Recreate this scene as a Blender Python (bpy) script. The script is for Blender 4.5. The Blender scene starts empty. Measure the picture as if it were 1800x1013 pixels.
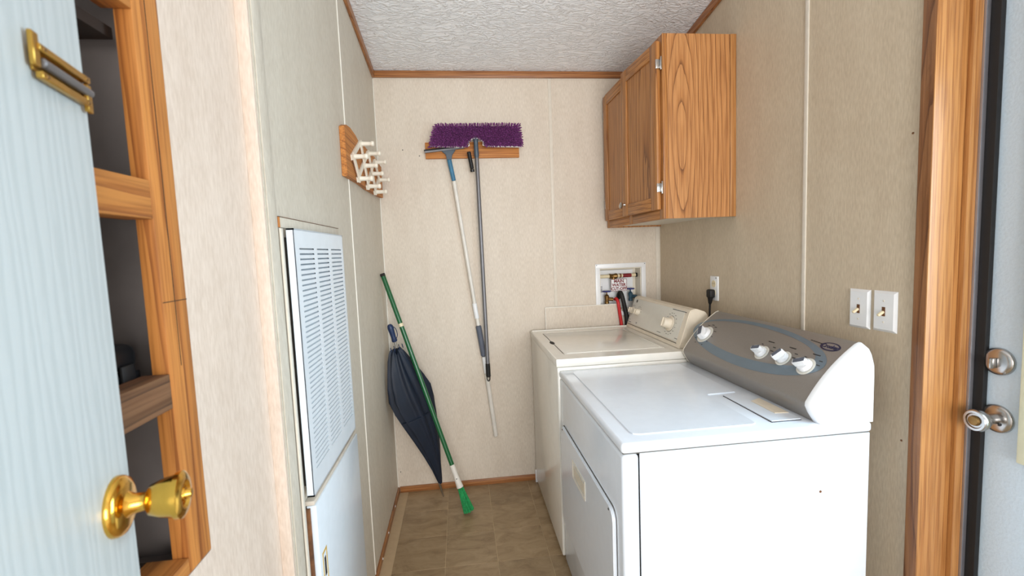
import bpy, bmesh, math, random
from mathutils import Vector, Matrix
random.seed(7)
S = bpy.context.scene
COL = S.collection
# ------------------------------------------------------------------ camera
cd = bpy.data.cameras.new('camera'); cam = bpy.data.objects.new('camera', cd); COL.objects.link(cam)
ROW = ((0.99262726, -0.11465952, -0.0392979), (-0.04863918, -0.07984339, -0.99562004), (0.11101963, 0.99019101, -0.08483168))
CH = 1.358
cam.matrix_world = Matrix(((ROW[0][0], -ROW[1][0], -ROW[2][0], 0), (ROW[0][1], -ROW[1][1], -ROW[2][1], 0),
                           (ROW[0][2], -ROW[1][2], -ROW[2][2], CH), (0, 0, 0, 1)))
cd.sensor_width = 36; cd.lens = 16.0; cd.shift_y = 3.2 / 1800; cd.clip_start = 0.02
cd.dof.use_dof = True; cd.dof.focus_distance = 2.1; cd.dof.aperture_fstop = 5.0
S.camera = cam
# ------------------------------------------------------------------ world, daylight, exposure
w = bpy.data.worlds.new('world'); S.world = w; w.use_nodes = True
bg = w.node_tree.nodes['Background']; bg.inputs[0].default_value = (0.97, 0.98, 1.0, 1); bg.inputs[1].default_value = 0.9
def area(name, loc, target, sx, sy, energy, color):
    l = bpy.data.lights.new(name, 'AREA'); l.shape = 'RECTANGLE'; l.size = sx; l.size_y = sy; l.energy = energy; l.color = color
    o = bpy.data.objects.new(name, l); COL.objects.link(o); o.location = loc
    o.rotation_euler = (Vector(target) - Vector(loc)).to_track_quat('-Z', 'Y').to_euler()
    return o
area('window_daylight', (1.62, 0.50, 1.45), (0.35, 0.72, 1.2), 0.9, 1.2, 38, (0.62, 0.83, 1.0))
area('room_fill_light', (0.5, -2.3, 1.25), (0.2, 2.2, 1.95), 1.8, 1.6, 78, (1.0, 0.975, 0.95))  # added fill lamp behind the camera, brightens the ceiling and back wall
S.view_settings.view_transform = 'Standard'; S.view_settings.look = 'None'
S.view_settings.exposure = 0.43; S.view_settings.gamma = 1.0; S.view_settings.use_curve_mapping = False

# ------------------------------------------------------------------ materials
MATS = {}
def new_mat(name):
    m = bpy.data.materials.new(name); m.use_nodes = True; nt = m.node_tree
    return m, nt, nt.nodes['Principled BSDF'], nt.links
def N(nt, t, **kw):
    n = nt.nodes.new(t)
    for k, v in kw.items():
        if k.startswith('i_'): n.inputs[k[2:].replace('_', ' ')].default_value = v
        else: setattr(n, k, v)
    return n
def rgb(h):   # sRGB 0-255 triple to linear
    return tuple(((c / 255 / 12.92) if c / 255 <= 0.04045 else ((c / 255 + 0.055) / 1.055) ** 2.4) for c in h) + (1,)
def ramp(nt, stops):
    r = nt.nodes.new('ShaderNodeValToRGB'); e = r.color_ramp.elements
    while len(e) < len(stops): e.new(0.5)
    for x, (p, c) in zip(e, stops): x.position = p; x.color = c
    return r
def plain(name, col, rough=0.5, metal=0.0, coat=0.0, noise=0.03, nscale=30, bump=0.0, trans=0.0):
    m, nt, b, L = new_mat(name)
    b.inputs['Roughness'].default_value = rough; b.inputs['Metallic'].default_value = metal
    b.inputs['Coat Weight'].default_value = coat
    c = rgb(col); tc = N(nt, 'ShaderNodeTexCoord')
    n = N(nt, 'ShaderNodeTexNoise'); n.inputs['Scale'].default_value = nscale; n.inputs['Detail'].default_value = 4
    L.new(tc.outputs['Object'], n.inputs['Vector'])
    r = ramp(nt, [(0.3, tuple(max(0, x * (1 - noise * 2)) for x in c[:3]) + (1,)), (0.7, tuple(min(1, x * (1 + noise)) for x in c[:3]) + (1,))])
    L.new(n.outputs['Fac'], r.inputs[0]); L.new(r.outputs[0], b.inputs['Base Color'])
    if bump:
        bp = N(nt, 'ShaderNodeBump'); bp.inputs['Strength'].default_value = bump; bp.inputs['Distance'].default_value = 0.002
        L.new(n.outputs['Fac'], bp.inputs['Height']); L.new(bp.outputs[0], b.inputs['Normal'])
    MATS[name] = m; return m
def wallpanel(name, c1, c2, stain):
    """vinyl-faced gypsum panel: fine vertical linen weave, soft blotches, a few stains near the floor"""
    m, nt, b, L = new_mat(name); b.inputs['Roughness'].default_value = 0.55
    tc = N(nt, 'ShaderNodeTexCoord'); mp = N(nt, 'ShaderNodeMapping'); mp.inputs['Scale'].default_value = (240, 240, 45)
    L.new(tc.outputs['Object'], mp.inputs[0])
    fine = N(nt, 'ShaderNodeTexNoise'); fine.inputs['Scale'].default_value = 1; fine.inputs['Detail'].default_value = 5
    L.new(mp.outputs[0], fine.inputs['Vector'])
    mp2 = N(nt, 'ShaderNodeMapping'); mp2.inputs['Scale'].default_value = (14, 14, 4); L.new(tc.outputs['Object'], mp2.inputs[0])
    blot = N(nt, 'ShaderNodeTexNoise'); blot.inputs['Scale'].default_value = 1; blot.inputs['Detail'].default_value = 6; blot.inputs['Roughness'].default_value = 0.65
    L.new(mp2.outputs[0], blot.inputs['Vector'])
    r1 = ramp(nt, [(0.3, rgb(c1)), (0.7, rgb(c2))]); L.new(fine.outputs['Fac'], r1.inputs[0])
    r2 = ramp(nt, [(0.35, (0.90, 0.88, 0.86, 1)), (0.62, (1, 1, 1, 1))]); L.new(blot.outputs['Fac'], r2.inputs[0])
    mx = N(nt, 'ShaderNodeMix', data_type='RGBA', blend_type='MULTIPLY'); mx.inputs[0].default_value = 0.6
    L.new(r1.outputs[0], mx.inputs[6]); L.new(r2.outputs[0], mx.inputs[7])
    big = N(nt, 'ShaderNodeTexNoise'); big.inputs['Scale'].default_value = 3.0; big.inputs['Detail'].default_value = 8; big.inputs['Roughness'].default_value = 0.7
    L.new(tc.outputs['Object'], big.inputs['Vector'])
    r3 = ramp(nt, [(0.58, (0, 0, 0, 1)), (0.75, (1, 1, 1, 1))]); L.new(big.outputs['Fac'], r3.inputs[0])
    mm = N(nt, 'ShaderNodeMath', operation='MULTIPLY'); mm.inputs[1].default_value = stain; L.new(r3.outputs[0], mm.inputs[0])
    mx2 = N(nt, 'ShaderNodeMix', data_type='RGBA'); L.new(mm.outputs[0], mx2.inputs[0])
    L.new(mx.outputs[2], mx2.inputs[6]); mx2.inputs[7].default_value = rgb((176, 150, 120))
    L.new(mx2.outputs[2], b.inputs['Base Color'])
    bp = N(nt, 'ShaderNodeBump'); bp.inputs['Strength'].default_value = 0.12; bp.inputs['Distance'].default_value = 0.001
    L.new(fine.outputs['Fac'], bp.inputs['Height']); L.new(bp.outputs[0], b.inputs['Normal'])
    MATS[name] = m
def wood(name, axis, light, mid, dark, ring=9.0, rough=0.42, coat=0.15, stretch=0.10, centre=None):
    """grain runs along axis; elongated rings give cathedral figure, streaked noise gives pores"""
    m, nt, b, L = new_mat(name); b.inputs['Roughness'].default_value = rough; b.inputs['Coat Weight'].default_value = coat
    b.inputs['Coat Roughness'].default_value = 0.3
    tc = N(nt, 'ShaderNodeTexCoord'); oi = N(nt, 'ShaderNodeObjectInfo')
    cmb = N(nt, 'ShaderNodeVectorMath', operation='ADD')
    sc = N(nt, 'ShaderNodeVectorMath', operation='SCALE'); sc.inputs[0].default_value = (0.37, 0.31, 0.83)
    L.new(oi.outputs['Random'], sc.inputs['Scale']); L.new(tc.outputs['Object'], cmb.inputs[0]); L.new(sc.outputs[0], cmb.inputs[1])
    if centre: L.remove(cmb.inputs[1].links[0]); cmb.inputs[1].default_value = centre
    i = 'XYZ'.index(axis)
    s1 = [1.0] * 3; s1[i] = stretch
    mp = N(nt, 'ShaderNodeMapping'); mp.inputs['Scale'].default_value = s1; L.new(cmb.outputs[0], mp.inputs[0])
    wv = N(nt, 'ShaderNodeTexWave', wave_type='RINGS', rings_direction='SPHERICAL')
    wv.inputs['Scale'].default_value = ring; wv.inputs['Distortion'].default_value = 3.5; wv.inputs['Detail'].default_value = 3; wv.inputs['Detail Scale'].default_value = 1.2; wv.wave_profile = 'SAW'
    L.new(mp.outputs[0], wv.inputs['Vector'])
    s2 = [170.0] * 3; s2[i] = 5.0
    mp2 = N(nt, 'ShaderNodeMapping'); mp2.inputs['Scale'].default_value = s2; L.new(cmb.outputs[0], mp2.inputs[0])
    po = N(nt, 'ShaderNodeTexNoise'); po.inputs['Scale'].default_value = 1; po.inputs['Detail'].default_value = 5; L.new(mp2.outputs[0], po.inputs['Vector'])
    r1 = ramp(nt, [(0.0, rgb(dark)), (0.16, rgb(mid)), (0.55, rgb(light)), (1.0, rgb(light))]); L.new(wv.outputs['Fac'], r1.inputs[0])
    r2 = ramp(nt, [(0.36, (0.55, 0.45, 0.36, 1)), (0.56, (1, 1, 1, 1))]); L.new(po.outputs['Fac'], r2.inputs[0])
    mx = N(nt, 'ShaderNodeMix', data_type='RGBA', blend_type='MULTIPLY'); mx.inputs[0].default_value = 0.75
    L.new(r1.outputs[0], mx.inputs[6]); L.new(r2.outputs[0], mx.inputs[7])
    L.new(mx.outputs[2], b.inputs['Base Color'])
    bp = N(nt, 'ShaderNodeBump'); bp.inputs['Strength'].default_value = 0.15; bp.inputs['Distance'].default_value = 0.001
    L.new(po.outputs['Fac'], bp.inputs['Height']); L.new(bp.outputs[0], b.inputs['Normal'])
    MATS[name] = m
def tile_mat():
    m, nt, b, L = new_mat('vinyl_tile'); b.inputs['Roughness'].default_value = 0.38
    tc = N(nt, 'ShaderNodeTexCoord'); oi = N(nt, 'ShaderNodeObjectInfo')
    sc = N(nt, 'ShaderNodeVectorMath', operation='SCALE'); sc.inputs[0].default_value = (9, 7, 0); L.new(oi.outputs['Random'], sc.inputs['Scale'])
    ad = N(nt, 'ShaderNodeVectorMath', operation='ADD'); L.new(tc.outputs['Object'], ad.inputs[0]); L.new(sc.outputs[0], ad.inputs[1])
    n = N(nt, 'ShaderNodeTexNoise'); n.inputs['Scale'].default_value = 13; n.inputs['Detail'].default_value = 8; n.inputs['Roughness'].default_value = 0.7; n.inputs['Distortion'].default_value = 0.8
    mp = N(nt, 'ShaderNodeMapping'); mp.inputs['Scale'].default_value = (0.6, 1.2, 1); L.new(ad.outputs[0], mp.inputs[0]); L.new(mp.outputs[0], n.inputs['Vector'])
    r = ramp(nt, [(0.25, rgb((122, 98, 70))), (0.5, rgb((158, 134, 102))), (0.78, rgb((180, 156, 124)))]); L.new(n.outputs['Fac'], r.inputs[0])
    hv = N(nt, 'ShaderNodeHueSaturation'); mr = N(nt, 'ShaderNodeMapRange'); mr.inputs[3].default_value = 0.92; mr.inputs[4].default_value = 1.06
    L.new(oi.outputs['Random'], mr.inputs[0]); L.new(mr.outputs[0], hv.inputs['Value']); L.new(r.outputs[0], hv.inputs['Color'])
    L.new(hv.outputs[0], b.inputs['Base Color']); MATS['vinyl_tile'] = m
def ceiling_mat():
    m, nt, b, L = new_mat('stomped_ceiling'); b.inputs['Roughness'].default_value = 0.6; b.inputs['Base Color'].default_value = rgb((248, 250, 253))
    tc = N(nt, 'ShaderNodeTexCoord'); mp = N(nt, 'ShaderNodeMapping'); mp.inputs['Scale'].default_value = (16, 34, 20); L.new(tc.outputs['Object'], mp.inputs[0])
    n = N(nt, 'ShaderNodeTexNoise'); n.inputs['Scale'].default_value = 1; n.inputs['Detail'].default_value = 5; n.inputs['Distortion'].default_value = 2.2; n.inputs['Roughness'].default_value = 0.55
    L.new(mp.outputs[0], n.inputs['Vector'])
    r = ramp(nt, [(0.42, (0, 0, 0, 1)), (0.6, (1, 1, 1, 1))]); L.new(n.outputs['Fac'], r.inputs[0])
    bp = N(nt, 'ShaderNodeBump'); bp.inputs['Strength'].default_value = 0.65; bp.inputs['Distance'].default_value = 0.010
    L.new(r.outputs[0], bp.inputs['Height']); L.new(bp.outputs[0], b.inputs['Normal']); MATS['stomped_ceiling'] = m
def grained_door():
    m, nt, b, L = new_mat('embossed_door'); b.inputs['Roughness'].default_value = 0.45
    tc = N(nt, 'ShaderNodeTexCoord'); mp = N(nt, 'ShaderNodeMapping'); mp.inputs['Scale'].default_value = (1.0, 1.0, 0.10); L.new(tc.outputs['Object'], mp.inputs[0])
    wv = N(nt, 'ShaderNodeTexWave', wave_type='RINGS', rings_direction='SPHERICAL'); wv.inputs['Scale'].default_value = 22; wv.inputs['Distortion'].default_value = 9; wv.inputs['Detail'].default_value = 4; wv.inputs['Detail Scale'].default_value = 1.5
    L.new(mp.outputs[0], wv.inputs['Vector'])
    r = ramp(nt, [(0.1, rgb((196, 205, 207))), (0.6, rgb((205, 213, 215)))]); L.new(wv.outputs['Fac'], r.inputs[0]); L.new(r.outputs[0], b.inputs['Base Color'])
    bp = N(nt, 'ShaderNodeBump'); bp.inputs['Strength'].default_value = 0.12; bp.inputs['Distance'].default_value = 0.001
    L.new(wv.outputs['Fac'], bp.inputs['Height']); L.new(bp.outputs[0], b.inputs['Normal']); MATS['embossed_door'] = m
def glass_mat():
    m = bpy.data.materials.new('window_glass'); m.use_nodes = True; nt = m.node_tree; nt.nodes.clear(); L = nt.links
    o = N(nt, 'ShaderNodeOutputMaterial'); t = N(nt, 'ShaderNodeBsdfTransparent'); g = N(nt, 'ShaderNodeBsdfGlossy'); g.inputs['Roughness'].default_value = 0.02
    mx = N(nt, 'ShaderNodeMixShader'); mx.inputs[0].default_value = 0.08
    t.inputs[0].default_value = (0.96, 0.98, 0.98, 1)
    L.new(t.outputs[0], mx.inputs[1]); L.new(g.outputs[0], mx.inputs[2]); L.new(mx.outputs[0], o.inputs[0]); MATS['window_glass'] = m
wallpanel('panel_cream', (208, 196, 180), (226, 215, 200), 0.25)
wallpanel('panel_dim_lit', (198, 190, 175), (216, 209, 195), 0.12)  # same panelling, the left wall's dimmer light put into the colour
wallpanel('panel_warm_lit', (214, 196, 180), (230, 214, 200), 0.30)  # same panelling, warm light falling on it tinted into the colour
wallpanel('panel_shaded', (194, 178, 154), (212, 197, 174), 0.15)  # same panelling, darker base holds the shade of the right wall
for a in 'XYZ':
    wood('oak_' + a, a, (188, 130, 72), (174, 114, 57), (122, 74, 34), ring=17, coat=0.05)
    wood('pine_' + a, a, (200, 132, 64), (190, 120, 54), (154, 90, 38), ring=12, rough=0.6, coat=0.0)
    wood('trim_' + a, a, (172, 116, 68), (160, 104, 58), (126, 78, 42), ring=16)
wood('oak_side', 'Z', (196, 140, 86), (184, 126, 72), (122, 76, 40), ring=16, stretch=0.13, centre=(0.075, 0.012, 0.05))
wood('casing_shaded', 'Z', (150, 102, 62), (136, 88, 50), (100, 60, 32), ring=14)  # jamb oak darkened, the casing face's shade is in the colour
wood('oak_pale_lit', 'Z', (186, 132, 76), (180, 124, 68), (160, 104, 54), ring=20, stretch=0.03)  # paler oak: light on the jamb painted in; scribe strip just pale
wood('old_plank', 'Y', (130, 92, 62), (112, 78, 50), (80, 52, 32), ring=12, rough=0.7, coat=0.0)
tile_mat(); ceiling_mat(); grained_door(); glass_mat()
plain('grout', (196, 172, 138), 0.6); plain('batten', (222, 214, 200), 0.45); plain('batten_white', (236, 232, 222), 0.4)
plain('enamel_white', (233, 240, 249), 0.22, coat=0.3, noise=0.01); plain('enamel_almond', (243, 239, 230), 0.2, coat=0.3, noise=0.015)
plain('almond_plastic', (232, 221, 202), 0.4, noise=0.03); plain('panel_print', (226, 224, 215), 0.3, noise=0.01)
plain('white_plastic', (238, 240, 242), 0.3, noise=0.01); plain('warm_white_plastic', (236, 228, 212), 0.35, noise=0.02)
plain('console_grey', (140, 134, 128), 0.34, metal=0.15, noise=0.02, nscale=200); plain('swoosh_blue', (112, 128, 140), 0.34, metal=0.15, noise=0.02)
plain('rust_grey', (110, 106, 98), 0.7); plain('ink', (48, 46, 46), 0.5); plain('navy_ink', (32, 36, 70), 0.4); plain('gap_dark', (34, 31, 28), 0.8)
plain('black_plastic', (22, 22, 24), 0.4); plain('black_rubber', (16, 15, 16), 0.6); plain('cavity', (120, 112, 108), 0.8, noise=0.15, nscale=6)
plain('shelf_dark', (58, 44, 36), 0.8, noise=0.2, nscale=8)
plain('brass', (224, 176, 78), 0.16, metal=1.0, noise=0.02); plain('dull_brass', (196, 156, 76), 0.34, metal=1.0, noise=0.08); plain('old_brass', (138, 108, 66), 0.4, metal=0.9, noise=0.1)
plain('nickel', (186, 184, 182), 0.24, metal=1.0, noise=0.02); plain('steel', (128, 128, 132), 0.45, metal=0.7, noise=0.04)
plain('purple_chenille', (128, 60, 126), 0.95, noise=0.4, nscale=160); plain('white_cloth', (226, 224, 222), 0.9)
plain('slate_plastic', (70, 84, 98), 0.4); plain('teal_plastic', (62, 122, 156), 0.4, noise=0.08); plain('grey_grip', (92, 98, 112), 0.6)
plain('pole_white', (226, 222, 214), 0.35, noise=0.05, nscale=12); plain('dark_green', (10, 92, 48), 0.3, coat=0.3); plain('bristle_green', (36, 150, 84), 0.6, noise=0.2, nscale=90)
plain('navy_nylon', (10, 26, 46), 0.55, noise=0.12, nscale=14); plain('navy_handle', (22, 44, 84), 0.35)
plain('blue_wheel', (36, 46, 120), 0.4); plain('red_hose', (196, 28, 32), 0.45); plain('red_ink', (128, 26, 34), 0.5); plain('rust', (120, 78, 46), 0.8, noise=0.3)
plain('pipe_cream', (226, 212, 178), 0.4); plain('furnace_white', (224, 234, 243), 0.28, coat=0.2, noise=0.015); plain('louver_cream', (214, 204, 190), 0.5)
plain('yellow_label', (214, 176, 82), 0.5); plain('ivory', (232, 218, 184), 0.35); plain('lite_frame', (226, 230, 204), 0.4)
plain('steel_door', (204, 222, 236), 0.5, noise=0.02, nscale=150, bump=0.5); plain('aluminium', (176, 176, 184), 0.35, metal=0.8); plain('teal_valve', (40, 74, 92), 0.5)

# ------------------------------------------------------------------ mesh helpers (all coordinates in metres, world space)
WLOC = {}
def empty(name, loc):
    o = bpy.data.objects.new(name, None); COL.objects.link(o); o.location = loc; o.empty_display_size = 0.05; WLOC[o.name] = Vector(loc); return o
def tag(o, label=None, cat=None, group=None, kind=None):
    if label: o['label'] = label
    if cat: o['category'] = cat
    if group: o['group'] = group
    if kind: o['kind'] = kind
    return o
def thing(name, loc, label, cat, group=None, kind=None):
    return tag(empty(name, loc), label, cat, group, kind)
def finish(bm, smooth=True, ang=38):
    bmesh.ops.recalc_face_normals(bm, faces=bm.faces)
    if smooth:
        for f in bm.faces: f.smooth = True
        for e in bm.edges:
            e.smooth = len(e.link_faces) == 2 and e.calc_face_angle(0) < math.radians(ang)
def obj(name, bm, mat, parent=None, smooth=True, ang=38, base=False):
    finish(bm, smooth, ang)
    vs = [v.co for v in bm.verts]
    lo = Vector([min(v[i] for v in vs) for i in range(3)]); hi = Vector([max(v[i] for v in vs) for i in range(3)])
    c = (lo + hi) / 2
    if base: c.z = lo.z
    bmesh.ops.translate(bm, verts=bm.verts, vec=-c)
    me = bpy.data.meshes.new(name); bm.to_mesh(me); bm.free()
    me.materials.append(MATS[mat])
    return link(name, me, c, parent)
def link(name, me, c, parent=None):
    o = bpy.data.objects.new(name, me); COL.objects.link(o); c = Vector(c); WLOC[o.name] = c.copy()
    if parent is not None:
        o.parent = parent; c = c - WLOC[parent.name]
    o.location = c; return o
def box(bm, x0, x1, y0, y1, z0, z1, bev=0.0, seg=2, M=None):
    r = bmesh.ops.create_cube(bm, size=1.0); vs = r['verts']
    bmesh.ops.scale(bm, vec=(x1 - x0, y1 - y0, z1 - z0), verts=vs)
    bmesh.ops.translate(bm, vec=((x0 + x1) / 2, (y0 + y1) / 2, (z0 + z1) / 2), verts=vs)
    if bev:
        es = list({e for v in vs for e in v.link_edges})
        r = bmesh.ops.bevel(bm, geom=es, offset=bev, segments=seg, affect='EDGES', profile=0.5); vs = r['verts'] + [v for v in vs if v.is_valid]
    if M is not None: bmesh.ops.transform(bm, matrix=M, verts=list(set(v for v in vs if v.is_valid)))
    return bm
def B(x0, x1, y0, y1, z0, z1, bev=0.0, seg=2, M=None): return box(bmesh.new(), x0, x1, y0, y1, z0, z1, bev, seg, M)
def boxes(lst, bev=0.0):
    bm = bmesh.new()
    for a in lst: box(bm, *a, bev=bev)
    return bm
def prism(pts, axis, a, b, bev=0.0):
    """polygon pts in the two other axes (in order xyz without axis), extruded from a to b along axis"""
    bm = bmesh.new(); k = 'xyz'.index(axis)
    def P(p, t):
        q = list(p); q.insert(k, t); return Vector(q)
    A = [bm.verts.new(P(p, a)) for p in pts]; Bv = [bm.verts.new(P(p, b)) for p in pts]
    n = len(pts)
    bm.faces.new(A); bm.faces.new(Bv[::-1])
    for i in range(n): bm.faces.new((A[i], A[(i + 1) % n], Bv[(i + 1) % n], Bv[i]))
    bmesh.ops.recalc_face_normals(bm, faces=bm.faces)
    if bev: bmesh.ops.bevel(bm, geom=list(bm.edges), offset=bev, segments=2, affect='EDGES')
    return bm
def lathe(bm, prof, M=Matrix(), n=24, sx=1.0, sy=1.0):
    """prof: list of (radius, height) about local z, placed by M"""
    rings = []
    for r, h in prof:
        if r < 1e-6: rings.append([bm.verts.new(M @ Vector((0, 0, h)))])
        else: rings.append([bm.verts.new(M @ Vector((r * sx * math.cos(2 * math.pi * i / n), r * sy * math.sin(2 * math.pi * i / n), h))) for i in range(n)])
    for a, b in zip(rings, rings[1:]):
        for i in range(n):
            j = (i + 1) % n
            if len(a) == 1 and len(b) == 1: continue
            if len(a) == 1: bm.faces.new((a[0], b[i], b[j]))
            elif len(b) == 1: bm.faces.new((a[i], a[j], b[0]))
            else: bm.faces.new((a[i], a[j], b[j], b[i]))
    if len(rings[0]) > 1: bm.faces.new(rings[0][::-1])
    if len(rings[-1]) > 1: bm.faces.new(rings[-1])
    return bm
def frame(p, z, up=(0, 0, 1)):
    z = Vector(z).normalized(); x = Vector(up).cross(z)
    if x.length < 1e-4: x = Vector((1, 0, 0)).cross(z)
    x.normalize(); y = z.cross(x)
    return Matrix(((x.x, y.x, z.x, p[0]), (x.y, y.y, z.y, p[1]), (x.z, y.z, z.z, p[2]), (0, 0, 0, 1)))
def rod(p, q, r, n=16, r2=None, bm=None):
    bm = bm or bmesh.new(); p = Vector(p); q = Vector(q); l = (q - p).length; r2 = r if r2 is None else r2; e = min(r, r2, l / 4) * 0.3
    return lathe(bm, [(max(r - e, 1e-4), 0), (r, e), (r2, l - e), (max(r2 - e, 1e-4), l)], frame(p, q - p), n)
def tube(pts, r, n=10, sub=6, bm=None):
    """smooth tube through pts (Catmull-Rom)"""
    bm = bm or bmesh.new(); P = [Vector(p) for p in pts]; P = [2 * P[0] - P[1]] + P + [2 * P[-1] - P[-2]]; C = []
    for i in range(1, len(P) - 2):
        for k in range(sub):
            t = k / sub; a, b, c, d = P[i - 1:i + 3]
            C.append(0.5 * ((2 * b) + (c - a) * t + (2 * a - 5 * b + 4 * c - d) * t * t + (3 * b - a - 3 * c + d) * t ** 3))
    C.append(P[-2]); rings = []; ref = Vector((0.3, 0.9, 0.2))
    for i, c in enumerate(C):
        d = (C[min(i + 1, len(C) - 1)] - C[max(i - 1, 0)]).normalized(); x = ref.cross(d).normalized(); y = d.cross(x)
        rings.append([bm.verts.new(c + r * (x * math.cos(2 * math.pi * k / n) + y * math.sin(2 * math.pi * k / n))) for k in range(n)])
    for a, b in zip(rings, rings[1:]):
        for k in range(n): bm.faces.new((a[k], a[(k + 1) % n], b[(k + 1) % n], b[k]))
    bm.faces.new(rings[0][::-1]); bm.faces.new(rings[-1]); return bm
def text(name, body, size, mat, parent, M, align='CENTER', thick=0.0004, sx=1.0):
    cu = bpy.data.curves.new(name, 'FONT'); cu.body = body; cu.size = size; cu.align_x = align; cu.align_y = 'CENTER'; cu.extrude = thick; cu.resolution_u = 3; cu.offset = size * 0.035
    t = bpy.data.objects.new(name + '_tmp', cu); COL.objects.link(t)
    bpy.context.view_layer.update()
    me = bpy.data.meshes.new_from_object(t.evaluated_get(bpy.context.evaluated_depsgraph_get()))
    bpy.data.objects.remove(t); bpy.data.curves.remove(cu)
    bm = bmesh.new(); bm.from_mesh(me); bpy.data.meshes.remove(me)
    bmesh.ops.transform(bm, matrix=M @ Matrix.Diagonal((sx, 1, 1, 1)), verts=bm.verts)
    return obj(name, bm, mat, parent, smooth=False)
def ring(x0, x1, z0, z1, wd, y0, y1):
    """flat rectangular frame in the xz plane as four boxes"""
    return [(x0, x1, y0, y1, z1 - wd, z1), (x0, x1, y0, y1, z0, z0 + wd), (x0, x0 + wd, y0, y1, z0 + wd, z1 - wd), (x1 - wd, x1, y0, y1, z0 + wd, z1 - wd)]

# ------------------------------------------------------------------ the room
XL, XP, XR, YB = -0.415, -0.442, 1.176, 2.577
def zc(y): return 2.342 + 0.15 * (YB - y)          # the ceiling rises towards the camera
YN = -0.9
fl = tag(obj('floor', B(-0.9, 1.45, YN, YB + 0.1, -0.06, -0.0015), 'grout'), 'tan square vinyl tile floor between the appliances and the wall', 'floor', kind='structure')
TX, TY = 0.2305, 0.2286; cache = {}
for i in range(-2, 6):
    for j in range(-13, 4):
        x0, x1 = max(0.104 + TX * i, XP), min(0.104 + TX * (i + 1), XR); y0, y1 = 1.895 + TY * (j - 1), min(1.895 + TY * j, YB)
        if x1 - x0 < 0.02 or y1 - y0 < 0.02 or y0 < -0.9: continue
        w_, h_ = round(x1 - x0 - 0.0026, 4), round(y1 - y0 - 0.0026, 4)
        if (w_, h_) not in cache:
            bm = B(-w_ / 2, w_ / 2, -h_ / 2, h_ / 2, -0.004, 0.0, 0.0008, 1); finish(bm)
            me = bpy.data.meshes.new('tile'); bm.to_mesh(me); bm.free(); me.materials.append(MATS['vinyl_tile']); cache[(w_, h_)] = me
        link('tile', cache[(w_, h_)], ((x0 + x1) / 2, (y0 + y1) / 2, 0), fl)
tag(obj('ceiling', prism([(YN, zc(YN)), (YB + 0.1, zc(YB + 0.1)), (YB + 0.1, zc(YB + 0.1) + 0.05), (YN, zc(YN) + 0.05)], 'x', -0.9, 1.45), 'stomped_ceiling', smooth=False),
    'white stomp-textured ceiling above the laundry room', 'ceiling', kind='structure')
HX0, HX1, HZ0, HZ1 = 0.806, 1.057, 0.985, 1.235      # hole for the water box
wb = tag(obj('wall_back', boxes([(-0.75, HX0, YB, YB + 0.1, 0, 2.6), (HX1, 1.45, YB, YB + 0.1, 0, 2.6), (HX0, HX1, YB, YB + 0.1, 0, HZ0), (HX0, HX1, YB, YB + 0.1, HZ1, 2.6)]), 'panel_cream'),
         'cream back wall panelling behind the mop and umbrella', 'wall', kind='structure')
for x, z in ((-0.278, 1.928), (-0.19, 1.895), (-0.395, 0.12)):
    obj('nail_head', lathe(bmesh.new(), [(0.003, 0), (0.003, 0.001), (0, 0.0012)], frame((x, YB, z), (0, -1, 0)), 8), 'ink', wb)
wl = tag(obj('wall_left', prism([(1.06, 0), (YB, 0), (YB, zc(YB)), (1.06, zc(1.06))], 'x', -0.75, XL), 'panel_dim_lit'),
         'cream left wall holding the furnace grille, dimmer light painted in', 'wall', kind='structure')
# nearer left wall with a rough opening, framed in pine
OY0, OY1, OZ0, OZ1 = 0.24, 0.788, 0.874, 2.25
wn = tag(obj('wall_near', boxes([(XP - 0.012, XP, OY1, 1.06, 0, zc(1.06)), (XP - 0.012, XP, YN, OY0, 0, zc(1.06)), (XP - 0.012, XP, OY0, OY1, 0, OZ0), (XP - 0.012, XP, OY0, OY1, OZ1, zc(1.06))]), 'panel_warm_lit'),
         'cream wall panel, warm light painted in, with a pine-framed shelf opening beside the white door', 'wall', kind='structure')
obj('stud', B(XP - 0.024, XP + 0.001, 0.727, OY1 - 0.001, OZ0 + 0.002, OZ1, 0.0015), 'pine_Z', wn)
obj('crack', B(XP, XP + 0.0014, 0.7555, 0.7568, 1.20, 2.2), 'gap_dark', wn)
obj('crack', B(XP, XP + 0.0014, 0.728, 0.787, 1.301, 1.3022), 'gap_dark', wn)
obj('rail', B(XP - 0.038, XP + 0.001, OY0, 0.7265, 1.425, 1.481, 0.0015), 'pine_Y', wn)
obj('rail', B(XP - 0.038, XP + 0.001, OY0, 0.7265, 1.141, 1.194, 0.0015), 'old_plank', wn)
obj('rail', B(XP - 0.06, XP + 0.001, OY0, 0.7265, 0.876, 0.902, 0.0015), 'pine_Y', wn)
obj('rail', B(XP - 0.038, XP + 0.001, OY0, 0.7265, 1.718, 1.775, 0.0015), 'pine_Y', wn)
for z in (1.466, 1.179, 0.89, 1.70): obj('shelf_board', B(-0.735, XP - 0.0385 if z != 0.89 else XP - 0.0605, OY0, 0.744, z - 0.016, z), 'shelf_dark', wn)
obj('cavity_lining', boxes([(-0.75, -0.738, OY0 - 0.01, 0.80, 0.85, OZ1), (-0.738, XP - 0.013, OY1 + 0.001, OY1 + 0.012, 0.85, OZ1), (-0.738, XP - 0.013, OY0 - 0.012, OY0 - 0.001, 0.85, OZ1), (-0.738, XP - 0.013, OY0, OY1, 0.85, 0.873)]), 'cavity', wn)
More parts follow.
